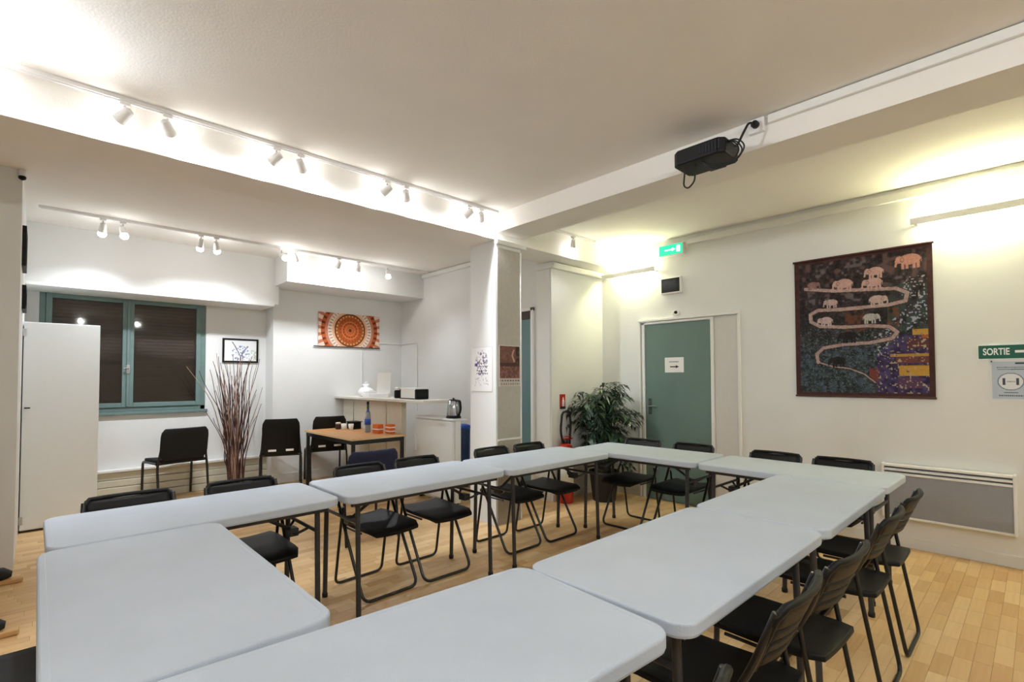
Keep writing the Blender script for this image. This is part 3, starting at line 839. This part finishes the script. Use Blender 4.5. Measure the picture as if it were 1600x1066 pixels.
# ------------------------------------------------------------------ twigs
tw = thing('twig_bundle', 'tall bundle of dry curly brown twigs standing on floor by framed picture', 'twigs', (1.82, 6.98, 0))
rt = random.Random(11)
for i in range(64):
    a = rt.uniform(0, 2 * PI); rb0 = rt.uniform(.02, .12); spread = rt.uniform(.05, .26)
    h = rt.uniform(1.25, 1.72) if i > 14 else rt.uniform(.8, 1.25)
    dx, dy = math.cos(a), math.sin(a)
    if i == 63: a = PI * 1.02; dx, dy, spread, h = -.86, -.12, .56, 1.55
    if i == 62: dx, dy, spread, h = -.8, -.2, .48, 1.5
    pts = []; rad = []
    ph = rt.uniform(0, 6); amp = rt.uniform(.006, .02); fq = rt.uniform(7, 13)
    n = 14
    for k in range(n + 1):
        u = k / n
        o = rb0 * (.75 + .25 * u) + spread * u ** 2.1 * (1 if i < 62 else .95)
        x = dx * o + amp * math.sin(fq * u + ph) * min(1, 3 * u); y = dy * min(o, .24) * .75 + amp * math.cos(fq * u * 1.1 + ph) * min(1, 3 * u)
        pts.append((x, y, u * h)); rad.append(.0085 * (1 - .66 * u))
    MB().tube(pts, rad, 5).build('twig', 'twig' if rt.random() < .72 else 'twig_pale', tw)
MB().lathe([(.13, 0), (.142, .01), (.142, .06), (.132, .06), (.12, .02)], seg=18).build('base_ring', 'brown_dark', tw)

# ------------------------------------------------------------------ plant, fire equipment
pl = thing('potted_plant', 'bushy dark green potted palm in the corner beside the green door', 'plant', (4.74, 3.47, 0))
MB().lathe([(.12, 0), (.13, .01), (.165, .30), (.175, .31), (.175, .34), (.155, .34), (.15, .31)], seg=20).build('pot', 'pot_dark', pl)
MB().lathe([(.151, .29), (.151, .315), (.02, .325)], seg=20).build('soil', 'soil', pl)
rp = random.Random(21)
for i in range(125):
    a = rp.uniform(0, 2 * PI)
    h0 = rp.uniform(.48, 1.18); L = rp.uniform(.26, .42); el = rp.uniform(.15, 1.25)
    if i < 14: h0, el, L = rp.uniform(1.0, 1.2), rp.uniform(.9, 1.4), rp.uniform(.30, .44)
    sx, sy = rp.uniform(-.09, .09), rp.uniform(-.09, .09)
    st = MB(); lf = MB()
    base = Vector((sx, sy, h0)); d = Vector((math.cos(a), math.sin(a), 0))
    lim = lambda p: Vector((max(min(p.x, .44), -.255), min(p.y, .34), p.z))
    P = []
    for k in range(9):
        u = k / 8
        P.append(lim(base + d * (L * u * math.cos(el) + .04 * u) + Vector((0, 0, L * u * math.sin(el) - .22 * u * u))))
    st.tube([(sx * .6, sy * .6, .31), base * .5 + Vector((sx * .3, sy * .3, .16))] + P, [.006, .005] + [.004 - .0003 * k for k in range(9)], 5)
    so = st.build('frond', 'stem', pl)
    side = Vector((-d.y, d.x, 0))
    for k in range(1, 9):
        for s in (-1, 1):
            p = P[k]; ll = .20 * (1 - .06 * k) * rp.uniform(.8, 1.15)
            dirv = (d * rp.uniform(.5, .9) + side * s * rp.uniform(.5, .9) + Vector((0, 0, rp.uniform(-.5, .25)))).normalized()
            wv = dirv.cross(Vector((0, 0, 1))).normalized() * rp.uniform(.012, .019)
            tip = lim(p + dirv * ll + Vector((0, 0, -.035)))
            m1 = lim(p + dirv * ll * .4 + Vector((0, 0, .006)))
            lf.add([p, m1 + wv, tip, m1 - wv, m1 + Vector((0, 0, -.003))], [(0, 1, 4), (0, 4, 3), (1, 2, 4), (4, 2, 3)], True)
    lf.build('leaflets', 'leaf' if rp.random() < .75 else 'leaf_pale', so)
fe = thing('fire_extinguisher', 'red fire extinguisher with looped black hose standing by the plant', 'extinguisher', (4.352, 3.72, 0))
MB().lathe([(.085, 0), (.09, .01), (.09, .56), (.08, .63), (.045, .66), (.03, .665)], seg=20).build('cylinder', 'red_paint', fe)
MB().lathe([(.034, .66), (.034, .69), (.02, .705)]).build('valve', 'black_steel', fe)
lv = MB(); lv.box(-.02, .12, -.012, .012, .70, .715); lv.box(-.02, .10, -.012, .012, .73, .742); lv.build('lever', 'red_paint', fe, 0.003)
MB().tube(bend([(-.04, 0, .67), (-.08, 0, .80), (-.05, 0, 1.02), (.08, 0, 1.02), (.10, 0, .85), (.07, 0, .66), (.10, 0, .5)], .09, 6), .013, 8).build('hose', 'rubber', fe)
MB().lathe([(.0915, .22), (.0915, .42)], seg=20).build('label', 'sign_white', fe)
t = thing('fire_notice', 'small red fire notice with white figure on alcove wall', 'sign', (4.43, YC - .006, 1.128))
MB().box(-.045, .045, -.006, .006, -.085, .085).build('plate', 'red_paint', t, 0.003)
MB().lathe([(.012, -.055), (.016, -.05), (.016, .01), (.006, .03), (.006, .05)], (0, -.008, 0), 10).build('white_mark', 'sign_white', t)
MB().box(-.045, .045, -.0075, -.005, -.085, -.06).build('dark_band', 'ink', t)

# ------------------------------------------------------------------ heater
ht = thing('wall_heater', 'white wall heater with grey front panel under the exit arrow sign', 'heater', (XW, .135, .245))
HL, HH = .80, .44
MB().box(-.075, -.01, .0, HL, .0, .018).build('bottom_rail', 'heater_white', ht, 0.003)
MB().box(-.085, -.0, .0, .02, .0, HH).build('end_cap', 'heater_white', ht, 0.005)
MB().box(-.085, -.0, HL - .02, HL, .0, HH).build('end_cap', 'heater_white', ht, 0.005)
MB().box(-.070, -.01, .02, HL - .02, .018, HH - .09).build('front_panel', 'heater_grey', ht)
for z in (.352, .384, .418): MB().box(-.082, -.01, .02, HL - .02, z, z + .018).build('grille_slat', 'heater_white', ht, 0.003)
MB().box(-.03, -.01, .02, HL - .02, HH - .09, HH - .005).build('back_plate', 'heater_grey', ht)
MB().box(-.01, 0, .1, HL - .1, .1, HH - .1).build('wall_bracket', 'leg_steel', ht)

# ------------------------------------------------------------------ things on the right wall
RW = -PI / 2     # rotation of a sheet that hangs on the right wall
def seg_dist(U, V, pts, asp):
    d = np.full(U.shape, 9.0); T = np.zeros(U.shape); n = len(pts) - 1
    for k in range(n):
        (x0, y0), (x1, y1) = pts[k], pts[k + 1]
        ax, ay, bx_, by_ = x0 * asp, y0, x1 * asp, y1
        dx, dy = bx_ - ax, by_ - ay
        t = np.clip(((U * asp - ax) * dx + (V - ay) * dy) / (dx * dx + dy * dy + 1e-9), 0, 1)
        dd = np.hypot(U * asp - ax - t * dx, V - ay - t * dy)
        T = np.where(dd < d, (k + t) / n, T); d = np.minimum(d, dd)
    return d, T
def vnoise(U, V, fx, fy, seed):
    g = np.random.RandomState(seed).rand(int(fy) + 3, int(fx) + 3)
    x, y = U * fx, V * fy; i, j = x.astype(int), y.astype(int); a, b = x - i, y - j
    a = a * a * (3 - 2 * a); b = b * b * (3 - 2 * b)
    return (g[j, i] * (1 - a) + g[j, i + 1] * a) * (1 - b) + (g[j + 1, i] * (1 - a) + g[j + 1, i + 1] * a) * b
def z2uv(x, y):
    u = (x - 155) / 765.0; top = 185 - 120 * u; bot = 918 + 17 * u
    return u, (y - top) / (bot - top)
def put(C, mask, col):
    C[mask] = np.array(col) / 255.0
def tapestry(U, V):
    n1 = vnoise(U, V, 14, 17, 1); n2 = vnoise(U, V, 44, 50, 2); n3 = vnoise(U, V, 90, 100, 3)
    C = np.zeros(U.shape + (3,))
    top = np.array([44, 34, 38]); low = np.array([46, 58, 64]); blue = np.array([52, 62, 82])
    k = np.clip((V - .35) / .4, 0, 1)[..., None]
    C[:] = (top * (1 - k) + low * k) / 255
    n4 = vnoise(U, V, 130, 160, 9); n5 = vnoise(U, V, 26, 30, 10)
    C += ((n1 - .5) * .10 + (n2 - .5) * .14 + (n4 - .5) * .16)[..., None] * np.array([1, .97, .98])
    def soft(w, col):
        w = np.clip(w, 0, 1)[..., None]; C[:] = C * (1 - w) + np.array(col) / 255 * w
    soft((V < .28) * np.clip((n5 - .5) * 3, 0, .8), (112, 82, 84)); soft((V < .33) * np.clip((n2 * n1 - .4) * 4, 0, .7), (120, 112, 114))
    soft((V > .62) * (U < .75) * np.clip((n2 - .5) * 2.2, 0, .7), (70, 84, 110)); soft((V > .5) * np.clip((n4 - .62) * 3, 0, .6), (120, 134, 132))
    soft((U > .7) * (V > .24) * (V < .56) * np.clip((n5 - .3) * 2, 0, .8), (56, 80, 78))
    br = (np.abs(U - .47) < .07) & (np.abs(V - .46) < .09); soft(br * np.clip((n2 - .2) * 2, 0, .8), (118, 66, 44))
    br = (np.abs(U - .74) < .04) & (np.abs(V - .47) < .07); soft(br * np.clip((n2 - .2) * 2, 0, .8), (124, 70, 44))
    # river band of white sparks and the violet town
    dg = V + .75 * U
    town = (dg > 1.18) & (U > .62) & (V > .58); put(C, town, (60, 48, 92)); C[town] += ((n2[town] - .5) * .22)[:, None]
    put(C, (np.abs(dg - 1.12) < .09) & (n3 > .74) & (U > .6), (176, 178, 200))
    put(C, (U > .8) & (V > .2) & (V < .34) & (n3 > .72), (190, 180, 186))
    for (x0, x1, y0, y1, c) in ((815, 905, 548, 580, (206, 160, 70)), (860, 905, 580, 650, (186, 98, 46)), (790, 905, 600, 655, (98, 52, 60)),
                                (700, 908, 688, 704, (196, 150, 66)), (730, 908, 706, 740, (120, 64, 60)), (745, 895, 752, 812, (206, 158, 62)),
                                (740, 860, 820, 880, (96, 62, 96)), (590, 640, 770, 840, (130, 64, 60))):
        u0, v0 = z2uv((x0 + x1) / 2, y0); _, v1 = z2uv((x0 + x1) / 2, y1); ua, ub = z2uv(x0, 0)[0], z2uv(x1, 0)[0]
        put(C, (U > ua) & (U < ub) & (V > v0) & (V < v1) & (n3 > .12), c)
    put(C, town & (n3 > .80), (190, 176, 150))
    path = [z2uv(*p) for p in [(225, 328), (400, 335), (600, 325), (740, 320), (795, 345), (785, 390), (700, 412), (550, 428), (420, 440), (300, 445), (252, 470),
            (255, 510), (310, 535), (450, 538), (600, 530), (700, 535), (740, 565), (715, 600), (600, 625), (450, 635), (330, 655), (288, 690), (295, 735), (380, 758),
            (480, 770), (560, 800), (620, 848)]]
    d, T = seg_dist(U, V, path, .8)
    w = np.where(T < .85, .0115, .0045)
    edge = d < w + .005; put(C, edge, (60, 44, 46))
    pm = d < w; put(C, pm, (186, 158, 154)); C[pm] += ((n3[pm] - .5) * .16)[:, None]
    def elephant(x, y, s, col, flip=1, shade=None):
        cu_, cv_ = z2uv(x, y); k = s / 760.0
        X = (U - cu_) / k * flip; Y = (V - cv_) * (760 / 730.0) / k * 1.25
        body = (X / .40) ** 2 + ((Y + .04) / .27) ** 2 < 1
        head = ((X - .40) / .16) ** 2 + ((Y + .06) / .19) ** 2 < 1
        trunk = (np.abs(X - .54 - .10 * (Y - .1)) < .045) & (Y > -.05) & (Y < .30)
        legs = np.zeros(U.shape, bool)
        for lx in (-.30, -.16, .12, .27): legs |= (np.abs(X - lx) < .055) & (Y > .1) & (Y < .43)
        tail = (np.abs(X + .42) < .02) & (Y > -.1) & (Y < .15)
        mask = body | head | trunk | legs | tail
        put(C, mask, col); C[mask] += ((n3[mask] - .5) * .10)[:, None]
        ear = ((X - .30) / .08) ** 2 + ((Y + .05) / .12) ** 2 < 1
        put(C, ear & (((X - .30) / .06) ** 2 + ((Y + .05) / .09) ** 2 > 1), shade or (120, 84, 84))
    pink = (208, 168, 162)
    elephant(270, 305, 78, (150, 112, 112)); elephant(458, 296, 118, pink, -1); elephant(622, 288, 112, pink, -1); elephant(632, 225, 104, pink, -1)
    elephant(812, 160, 130, (204, 146, 132), -1); elephant(382, 402, 84, (200, 172, 170), -1); elephant(638, 384, 100, (206, 178, 172))
    elephant(348, 504, 92, (206, 182, 182), -1); elephant(600, 484, 92, (190, 186, 184)); elephant(480, 590, 110, (26, 22, 26), -1, (60, 50, 54)); elephant(415, 728, 100, (24, 22, 28), -1, (56, 50, 56))
    bd = (U < .042) | (U > .965) | (V < .022) | (V > .972)
    put(C, bd, (74, 40, 40)); C[bd] += ((n2[bd] - .5) * .06)[:, None]
    return np.clip(C * .86, 0.02, 1)
tp = thing('wall_hanging', 'dark tapestry of elephants walking along a winding path', 'tapestry', (XW - .012, 1.082, 1.857), RW)
panel('cloth', 1.01, 1.25, 260, 320, tapestry, 'printed_cloth', .006, tp)
MB().tube([(-.515, -.006, .628), (.515, -.006, .628)], .010, 8).build('top_rod', 'dark_wood_rail', tp)
MB().tube([(-.51, -.005, -.626), (.51, -.005, -.626)], .008, 8).build('bottom_rod', 'dark_wood_rail', tp)

xs = thing('exit_arrow_sign', 'green wall sign reading SORTIE with white arrow', 'sign', (XW - .004, .107, 1.587), RW)
MB().box(-.22, .22, -.003, .003, -.055, .055).build('sign_plate', 'sign_white', xs)
MB().box(-.215, .215, -.0042, -.002, -.05, .05).build('green_field', 'sign_green', xs)
text_mesh('lettering', 'SORTIE', .070, 'sign_white', xs, (-.118, -.0045, .0), (PI / 2, 0, 0), .0008, .0016, .64)
ar = MB(); R = Matrix.Rotation(PI / 2, 4, 'X')
ar.prism([(-.018, -.009), (.045, -.009), (.035, -.034), (.105, 0), (.035, .034), (.045, .009), (-.018, .009)], .0042, .0056, R)
ar.build('arrow', 'sign_white', xs)
def notice(U, V):
    C = np.zeros(U.shape + (3,)); C[:] = np.array([186, 198, 214]) / 255
    b = (U < .04) | (U > .96) | (V < .03) | (V > .96); put(C, b, (228, 230, 234))
    put(C, (U > .62) & (U < .92) & (V > .055) & (V < .095), (30, 34, 56))
    put(C, (U > .14) & (U < .86) & (V > .16) & (V < .185) & (np.sin(U * 160) > -.6), (70, 84, 108))
    put(C, (U > .18) & (U < .82) & (V > .215) & (V < .24) & (np.sin(U * 150) > -.6), (70, 84, 108))
    e = ((U - .5) / .33) ** 2 + ((V - .53) / .22) ** 2
    put(C, e < 1, (104, 120, 150)); put(C, e < .82, (226, 230, 236))
    for x in (.33, .67): put(C, (np.abs(U - x) < .035) & (np.abs(V - .53) < .085), (60, 66, 82))
    put(C, (np.abs(U - .5) < .10) & (np.abs(V - .53) < .02) & (np.sin(U * 200) > -.3), (96, 104, 120))
    put(C, (U > .33) & (U < .67) & (V > .79) & (V < .82), (80, 92, 116))
    put(C, (U > .2) & (U < .8) & (V > .86) & (V < .90) & (np.sin(U * 120) > -.7), (44, 56, 88))
    return C
nt_ = thing('mask_notice', 'pale blue printed notice with white oval below the exit arrow sign', 'notice', (XW - .003, .152, 1.374), RW)
panel('sheet', .215, .297, 72, 100, notice, 'printed_paper', .003, nt_)
MB().lathe([(.005, 0), (.005, .002), (.001, .003)], seg=8, M=Matrix.Translation((-.10, -.003, .142)) @ Matrix.Rotation(PI / 2, 4, 'X')).build('pin', 'ink', nt_)

ex = thing('exit_light', 'lit green emergency exit box above the green door', 'exit sign', (XW - .06, 2.84, 2.845), RW)
MB().box(-.15, .15, 0, .06, -.065, .065).build('lamp_box', 'lamp_white', ex, 0.006)
MB().box(-.14, .14, -.004, .0, -.055, .055).build('green_panel', 'exit_glow', ex)
fg = MB(); R = Matrix.Rotation(PI / 2, 4, 'X')
fg.prism([(-.07, -.006), (.02, -.006), (.02, -.02), (.06, 0), (.02, .02), (.02, .006), (-.07, .006)], .0045, .0055, R)
fg.build('arrow', 'exit_white', ex)
fg = MB(); fg.box(.075, .115, -.0055, -.0042, -.035, .035); fg.build('doorway_mark', 'exit_white', ex)
bxx = thing('wall_speaker', 'small dark wall unit with white frame between exit light and green door', 'speaker', (XW - .05, 2.852, 2.445), RW)
MB().box(-.125, .125, .0, .05, -.092, .092).build('housing', 'lamp_white', bxx, 0.008)
MB().box(-.11, .11, -.006, .0, -.078, .078).build('dark_frame', 'black_plastic', bxx, 0.004)
MB().box(-.085, .085, -.008, -.006, -.055, .055).build('grille', 'screen_dark', bxx)
ss = thing('door_sensor', 'small white sensor with round black eye above green door', 'sensor', (XW - .03, 2.80, 2.135), RW)
MB().box(-.05, .03, 0, .03, -.02, .02).build('sensor_body', 'lamp_white', ss, 0.008)
MB().lathe([(.018, 0), (.017, .012), (.008, .02)], seg=14, M=Matrix.Rotation(PI / 2, 4, 'X')).build('eye', 'black_plastic', ss)
dn = thing('door_notice', 'white paper notice with a small black arrow taped on green door', 'notice', (XW - .0225, 2.832, 1.545), RW)
MB().box(-.115, .115, -.001, .001, -.085, .085).build('sheet', 'paper', dn)
ar = MB(); ar.prism([(-.05, -.006), (.02, -.006), (.02, -.018), (.06, 0), (.02, .018), (.02, .006), (-.05, .006)], .0012, .0018, Matrix.Translation((0, 0, -.02)) @ R)
for k in range(9): ar.box(-.06 + .013 * k, -.052 + .013 * k, -.0018, -.0012, .03, .040)
ar.build('printed_arrow', 'ink', dn)

# ------------------------------------------------------------------ pictures, posters
def mandala(U, V):
    asp = .95 / .47
    X = (U - .5) * asp; Y = V - .5; r = np.hypot(X, Y * 1.02) * 1.0; a = np.arctan2(Y, X)
    C = np.zeros(U.shape + (3,)); C[:] = np.array([232, 206, 190]) / 255
    O, D, P_ = (190, 92, 40), (104, 46, 20), (236, 214, 196)
    ring = lambda r0, r1, c, m=None: put(C, (r >= r0) & (r < r1) & (m if m is not None else True), c)
    ring(.80, .93, O); ring(.82, .93, D, np.sin(a * 34) > .25)
    ring(.72, .80, (196, 128, 104)); ring(.58, .72, P_); ring(.60, .70, (150, 132, 128), np.sin(a * 44) > .55)
    ring(.51, .58, (226, 176, 140)); ring(.47, .51, D); ring(.40, .47, (170, 96, 36)); ring(.42, .455, (240, 196, 130), np.sin(a * 26) > .55)
    ring(0, .40, O)
    ring(.36, .375, D); ring(.30, .34, (150, 62, 24), np.sin(a * 20) > .1); ring(.25, .27, (226, 140, 80)); ring(.20, .24, (140, 56, 22), np.sin(a * 16) > 0)
    ring(.15, .165, (226, 140, 80)); ring(.10, .14, (222, 120, 62), np.sin(a * 12) > .2); ring(0, .06, D)
    ring(.055, .075, (222, 130, 70))
    put(C, (r > .93) & (np.sin(a * 30) > .2), (190, 120, 90))
    return C
md = thing('mandala_hanging', 'orange and white mandala cloth hung on the kitchen niche wall', 'tapestry', (3.372, YN - .012, 2.117))
panel('cloth', .96, .49, 210, 106, mandala, 'printed_cloth', .005, md)
MB().tube([(-.545, -.008, -.25), (.485, -.008, -.25)], .007, 8).build('bottom_rod', 'leg_steel', md)
def sketch(U, V):
    C = np.zeros(U.shape + (3,)); C[:] = np.array([238, 240, 242]) / 255
    n = vnoise(U, V, 30, 20, 8)
    d1, _ = seg_dist(U, V, [(.25, .12), (.33, .3), (.42, .55), (.5, .8)], 1.35)
    d2, _ = seg_dist(U, V, [(.72, .3), (.6, .5), (.5, .8), (.5, .95)], 1.35)
    put(C, (d1 < .018) | (d2 < .022), (70, 80, 110))
    e = ((U - .5) / .28) ** 2 + ((V - .62) / .34) ** 2 < 1
    put(C, e & (n > .62), (130, 136, 176)); put(C, (U > .82) & (V > .45) & (n > .55), (200, 206, 190))
    return C
fp = thing('framed_picture', 'black framed floral sketch on white wall behind the twigs', 'picture', (1.97, YR - .012, 1.78))
panel('print', .40, .285, 80, 56, sketch, 'printed_paper', .004, fp)
fr = MB(); w, h, s = .435, .32, .022
for (x0, x1, z0, z1) in ((-w / 2, w / 2, h / 2 - s, h / 2), (-w / 2, w / 2, -h / 2, -h / 2 + s), (-w / 2, -w / 2 + s, -h / 2 + s, h / 2 - s), (w / 2 - s, w / 2, -h / 2 + s, h / 2 - s)):
    fr.box(x0, x1, -.012, .012, z0, z1)
fr.build('frame', 'black_plastic', fp, 0.002)
def brown_photo(U, V):
    C = np.zeros(U.shape + (3,)); n = vnoise(U, V, 20, 26, 4)
    C[:] = np.array([112, 72, 62]) / 255; C += ((n - .5) * .12)[..., None]
    put(C, (V > .42) & (V < .52) & (n > .2), (62, 38, 34)); put(C, (U > .78) & (V < .42) & (n > .35), (40, 26, 26))
    put(C, (np.abs(U - .66 - .04 * np.sin(V * 20)) < .035) & (V > .1) & (V < .4), (190, 150, 134))
    put(C, (V > .5) & (n > .62), (138, 90, 88))
    put(C, (V > .80) & (V <= 1), (196, 190, 184)); put(C, (V > .84) & (V < .87) & (np.sin(U * 50) > -.4), (90, 70, 66)); put(C, (V > .92) & (V < .95) & (np.sin(U * 60) > 0), (120, 100, 96))
    put(C, (U < .04) | (U > .97) | (V < .02), (222, 214, 208))
    return np.clip(C, 0, 1)
bp_ = thing('photo_poster', 'brown photo poster with white caption on grey side of column', 'poster', (3.348, BM0 - .0085, 1.52))
panel('sheet', .285, .40, 70, 98, brown_photo, 'printed_paper', .003, bp_)
def ink_figure(U, V):
    C = np.zeros(U.shape + (3,)); C[:] = np.array([240, 239, 240]) / 255; n = vnoise(U, V, 26, 40, 12)
    e = ((U - .5) / .3) ** 2 + ((V - .36) / .30) ** 2
    put(C, (e < 1) & (n > .60), (150, 138, 158)); put(C, (e < .6) & (n > .80), (84, 70, 110))
    put(C, (np.abs(U - .24) < .07) & (np.abs(V - .40) < .035), (70, 56, 130))
    for v in (.44, .53, .60): put(C, (np.abs(V - v) < .010) & (U > .25) & (U < .8) & (np.sin(U * 60 + v * 40) > -.3), (70, 66, 80))
    put(C, (V > .68) & (V < .9) & (np.abs(U - .5) < .32) & (n > .72), (196, 192, 200))
    put(C, ((V < .012) | (V > .985)) & (U > .05), (214, 212, 214))
    return C
ip = thing('ink_poster', 'white poster with fine ink figure on bright side of column', 'poster', (B20 - .003, 3.782, 1.49), RW)
panel('sheet', .315, .44, 80, 110, ink_figure, 'printed_paper', .003, ip)
for z0, z1, y0, y1, lab in ((2.30, 2.62, 5.50, 5.90, 'black framed picture high on the left wall'), (1.99, 2.19, 5.80, 6.20, 'black framed picture above cupboard on left wall')):
    t = thing('black_frame', lab, 'picture', (XL + .012, (y0 + y1) / 2, (z0 + z1) / 2), PI / 2)
    w, h = y1 - y0, z1 - z0; fr = MB()
    for (a, b, c, d) in ((-w / 2, w / 2, h / 2 - .03, h / 2), (-w / 2, w / 2, -h / 2, -h / 2 + .03), (-w / 2, -w / 2 + .03, -h / 2 + .03, h / 2 - .03), (w / 2 - .03, w / 2, -h / 2 + .03, h / 2 - .03)):
        fr.box(a, b, -.014, .012, c, d)
    fr.build('frame', 'black_plastic', t, 0.002)
    MB().box(-w / 2 + .03, w / 2 - .03, -.006, .012, -h / 2 + .03, h / 2 - .03).build('dark_print', 'screen_dark', t)
t = thing('wall_camera', 'tiny black ceiling camera at the top of the left wall corner', 'camera', (XL - .002, 5.235, 2.93), 0)
MB().lathe([(.02, 0), (.02, .05)], (0, 0, 0), 12).build('mount', 'lamp_white', t)
MB().lathe([(.006, -.03), (.02, -.022), (.024, -.008), (.02, .0)], (0, 0, 0), 12).build('lens_ball', 'black_plastic', t)

# ------------------------------------------------------------------ projector on the ceiling
pj = thing('projector', 'black projector hanging from ceiling beside the cross beam', 'projector', (2.995, 1.405, 2.775), RW)
pj.scale = (.86, .86, .82)
MB().prism([(-.19, -.10), (-.15, -.135), (.15, -.135), (.19, -.10), (.19, .11), (.16, .14), (-.16, .14), (-.19, .11)], -.06, .055).build('projector_body', 'black_plastic', pj, 0.012, 3)
MB().lathe([(.045, 0), (.05, .03), (.042, .05), (.03, .05), (.024, .03)], seg=18, M=Matrix.Translation((-.10, .12, .0)) @ Matrix.Rotation(-PI / 2, 4, 'X')).build('lens', 'black_steel', pj)
gr = MB()
for k in range(7): gr.box(.02 + .022 * k, .032 + .022 * k, -.139, -.133, -.035, .035)
gr.build('vent_slats', 'screen_dark', pj)
MB().box(-.06, .06, .205, .215, -.03, .09).build('wall_plate', 'black_steel', pj)
MB().box(-.03, .03, .0, .21, .062, .075).build('mount_arm', 'black_steel', pj)
ms = MB()
for x in (-.09, .09): ms.box(x - .012, x + .012, -.09, .09, .052, .066)
ms.box(-.10, .10, -.015, .015, .06, .075)
ms.build('mount_frame', 'black_steel', pj)
MB().tube(bend([(-.13, -.05, -.055), (-.14, -.06, -.20), (-.10, -.07, -.235), (-.055, -.06, -.19), (-.05, -.05, -.055)], .05), .006, 6).build('cable_loop', 'rubber', pj)
cb = MB()
for k, (o, dz) in enumerate(((0, 0), (.02, -.015), (.035, .012))):
    cb.tube(bend([(.10, -.05, .03 + dz), (.22 + o, -.06, .03), (.27 + o, -.05, -.05 + dz), (.21 + o, -.05, -.125), (.08, -.06, -.11 - o), (.0, -.06, -.055)], .06), .0055, 6)
cb.build('coiled_cables', 'rubber', pj)
so = thing('wall_socket', 'white socket with black plug at the top of cross beam', 'socket', (B20, 1.157, 2.935), RW)
MB().box(-.045, .045, -.03, 0, -.045, .042).build('socket_box', 'lamp_white', so, 0.005)
MB().lathe([(.022, 0), (.022, .025), (.014, .035)], seg=14, M=Matrix.Translation((0, -.03, 0)) @ Matrix.Rotation(PI / 2, 4, 'X')).build('plug', 'rubber', so)
pc = MB().tube(bend([(3.115, 1.16, 2.935), (3.07, 1.17, 2.93), (3.05, 1.20, 2.86), (3.05, 1.235, 2.80), (3.02, 1.275, 2.79)], .04), .007, 6)
tag(pc.build('power_cable', 'rubber'), 'black power cable from beam socket to projector', 'cable')

# ------------------------------------------------------------------ lounge chair at the left edge
lg = thing('lounge_chair', 'pale wooden lounge chair with black cushions left of the tables', 'lounge chair', (-.45, 4.45, 0))
for yy in (-.53, .46):
    MB().box(-.40, .40, yy - .035, yy + .035, 0, .035).build('runner', 'pale_wood', lg, 0.010)
    for xx in (-.33, .22): MB().box(xx - .02, xx + .02, yy - .025, yy + .025, .035, .36).build('leg', 'pale_wood', lg, 0.004)
    MB().tube([(.20, yy + .0, .075), (.30, yy + .0, .068), (.345, yy + .0, .062)], [.05, .045, .018], 10).build('black_shoe', 'rubber', lg)
MB().box(-.36, .24, -.50, .43, .36, .39).build('seat_frame', 'pale_wood', lg, 0.004)
MB().box(-.34, .22, -.48, .41, .39, .50).build('seat_cushion', 'black_fabric', lg, 0.03, 3)
MB().box(-.42, -.32, -.48, .41, .50, .92).build('back_cushion', 'black_fabric', lg, 0.03, 3)
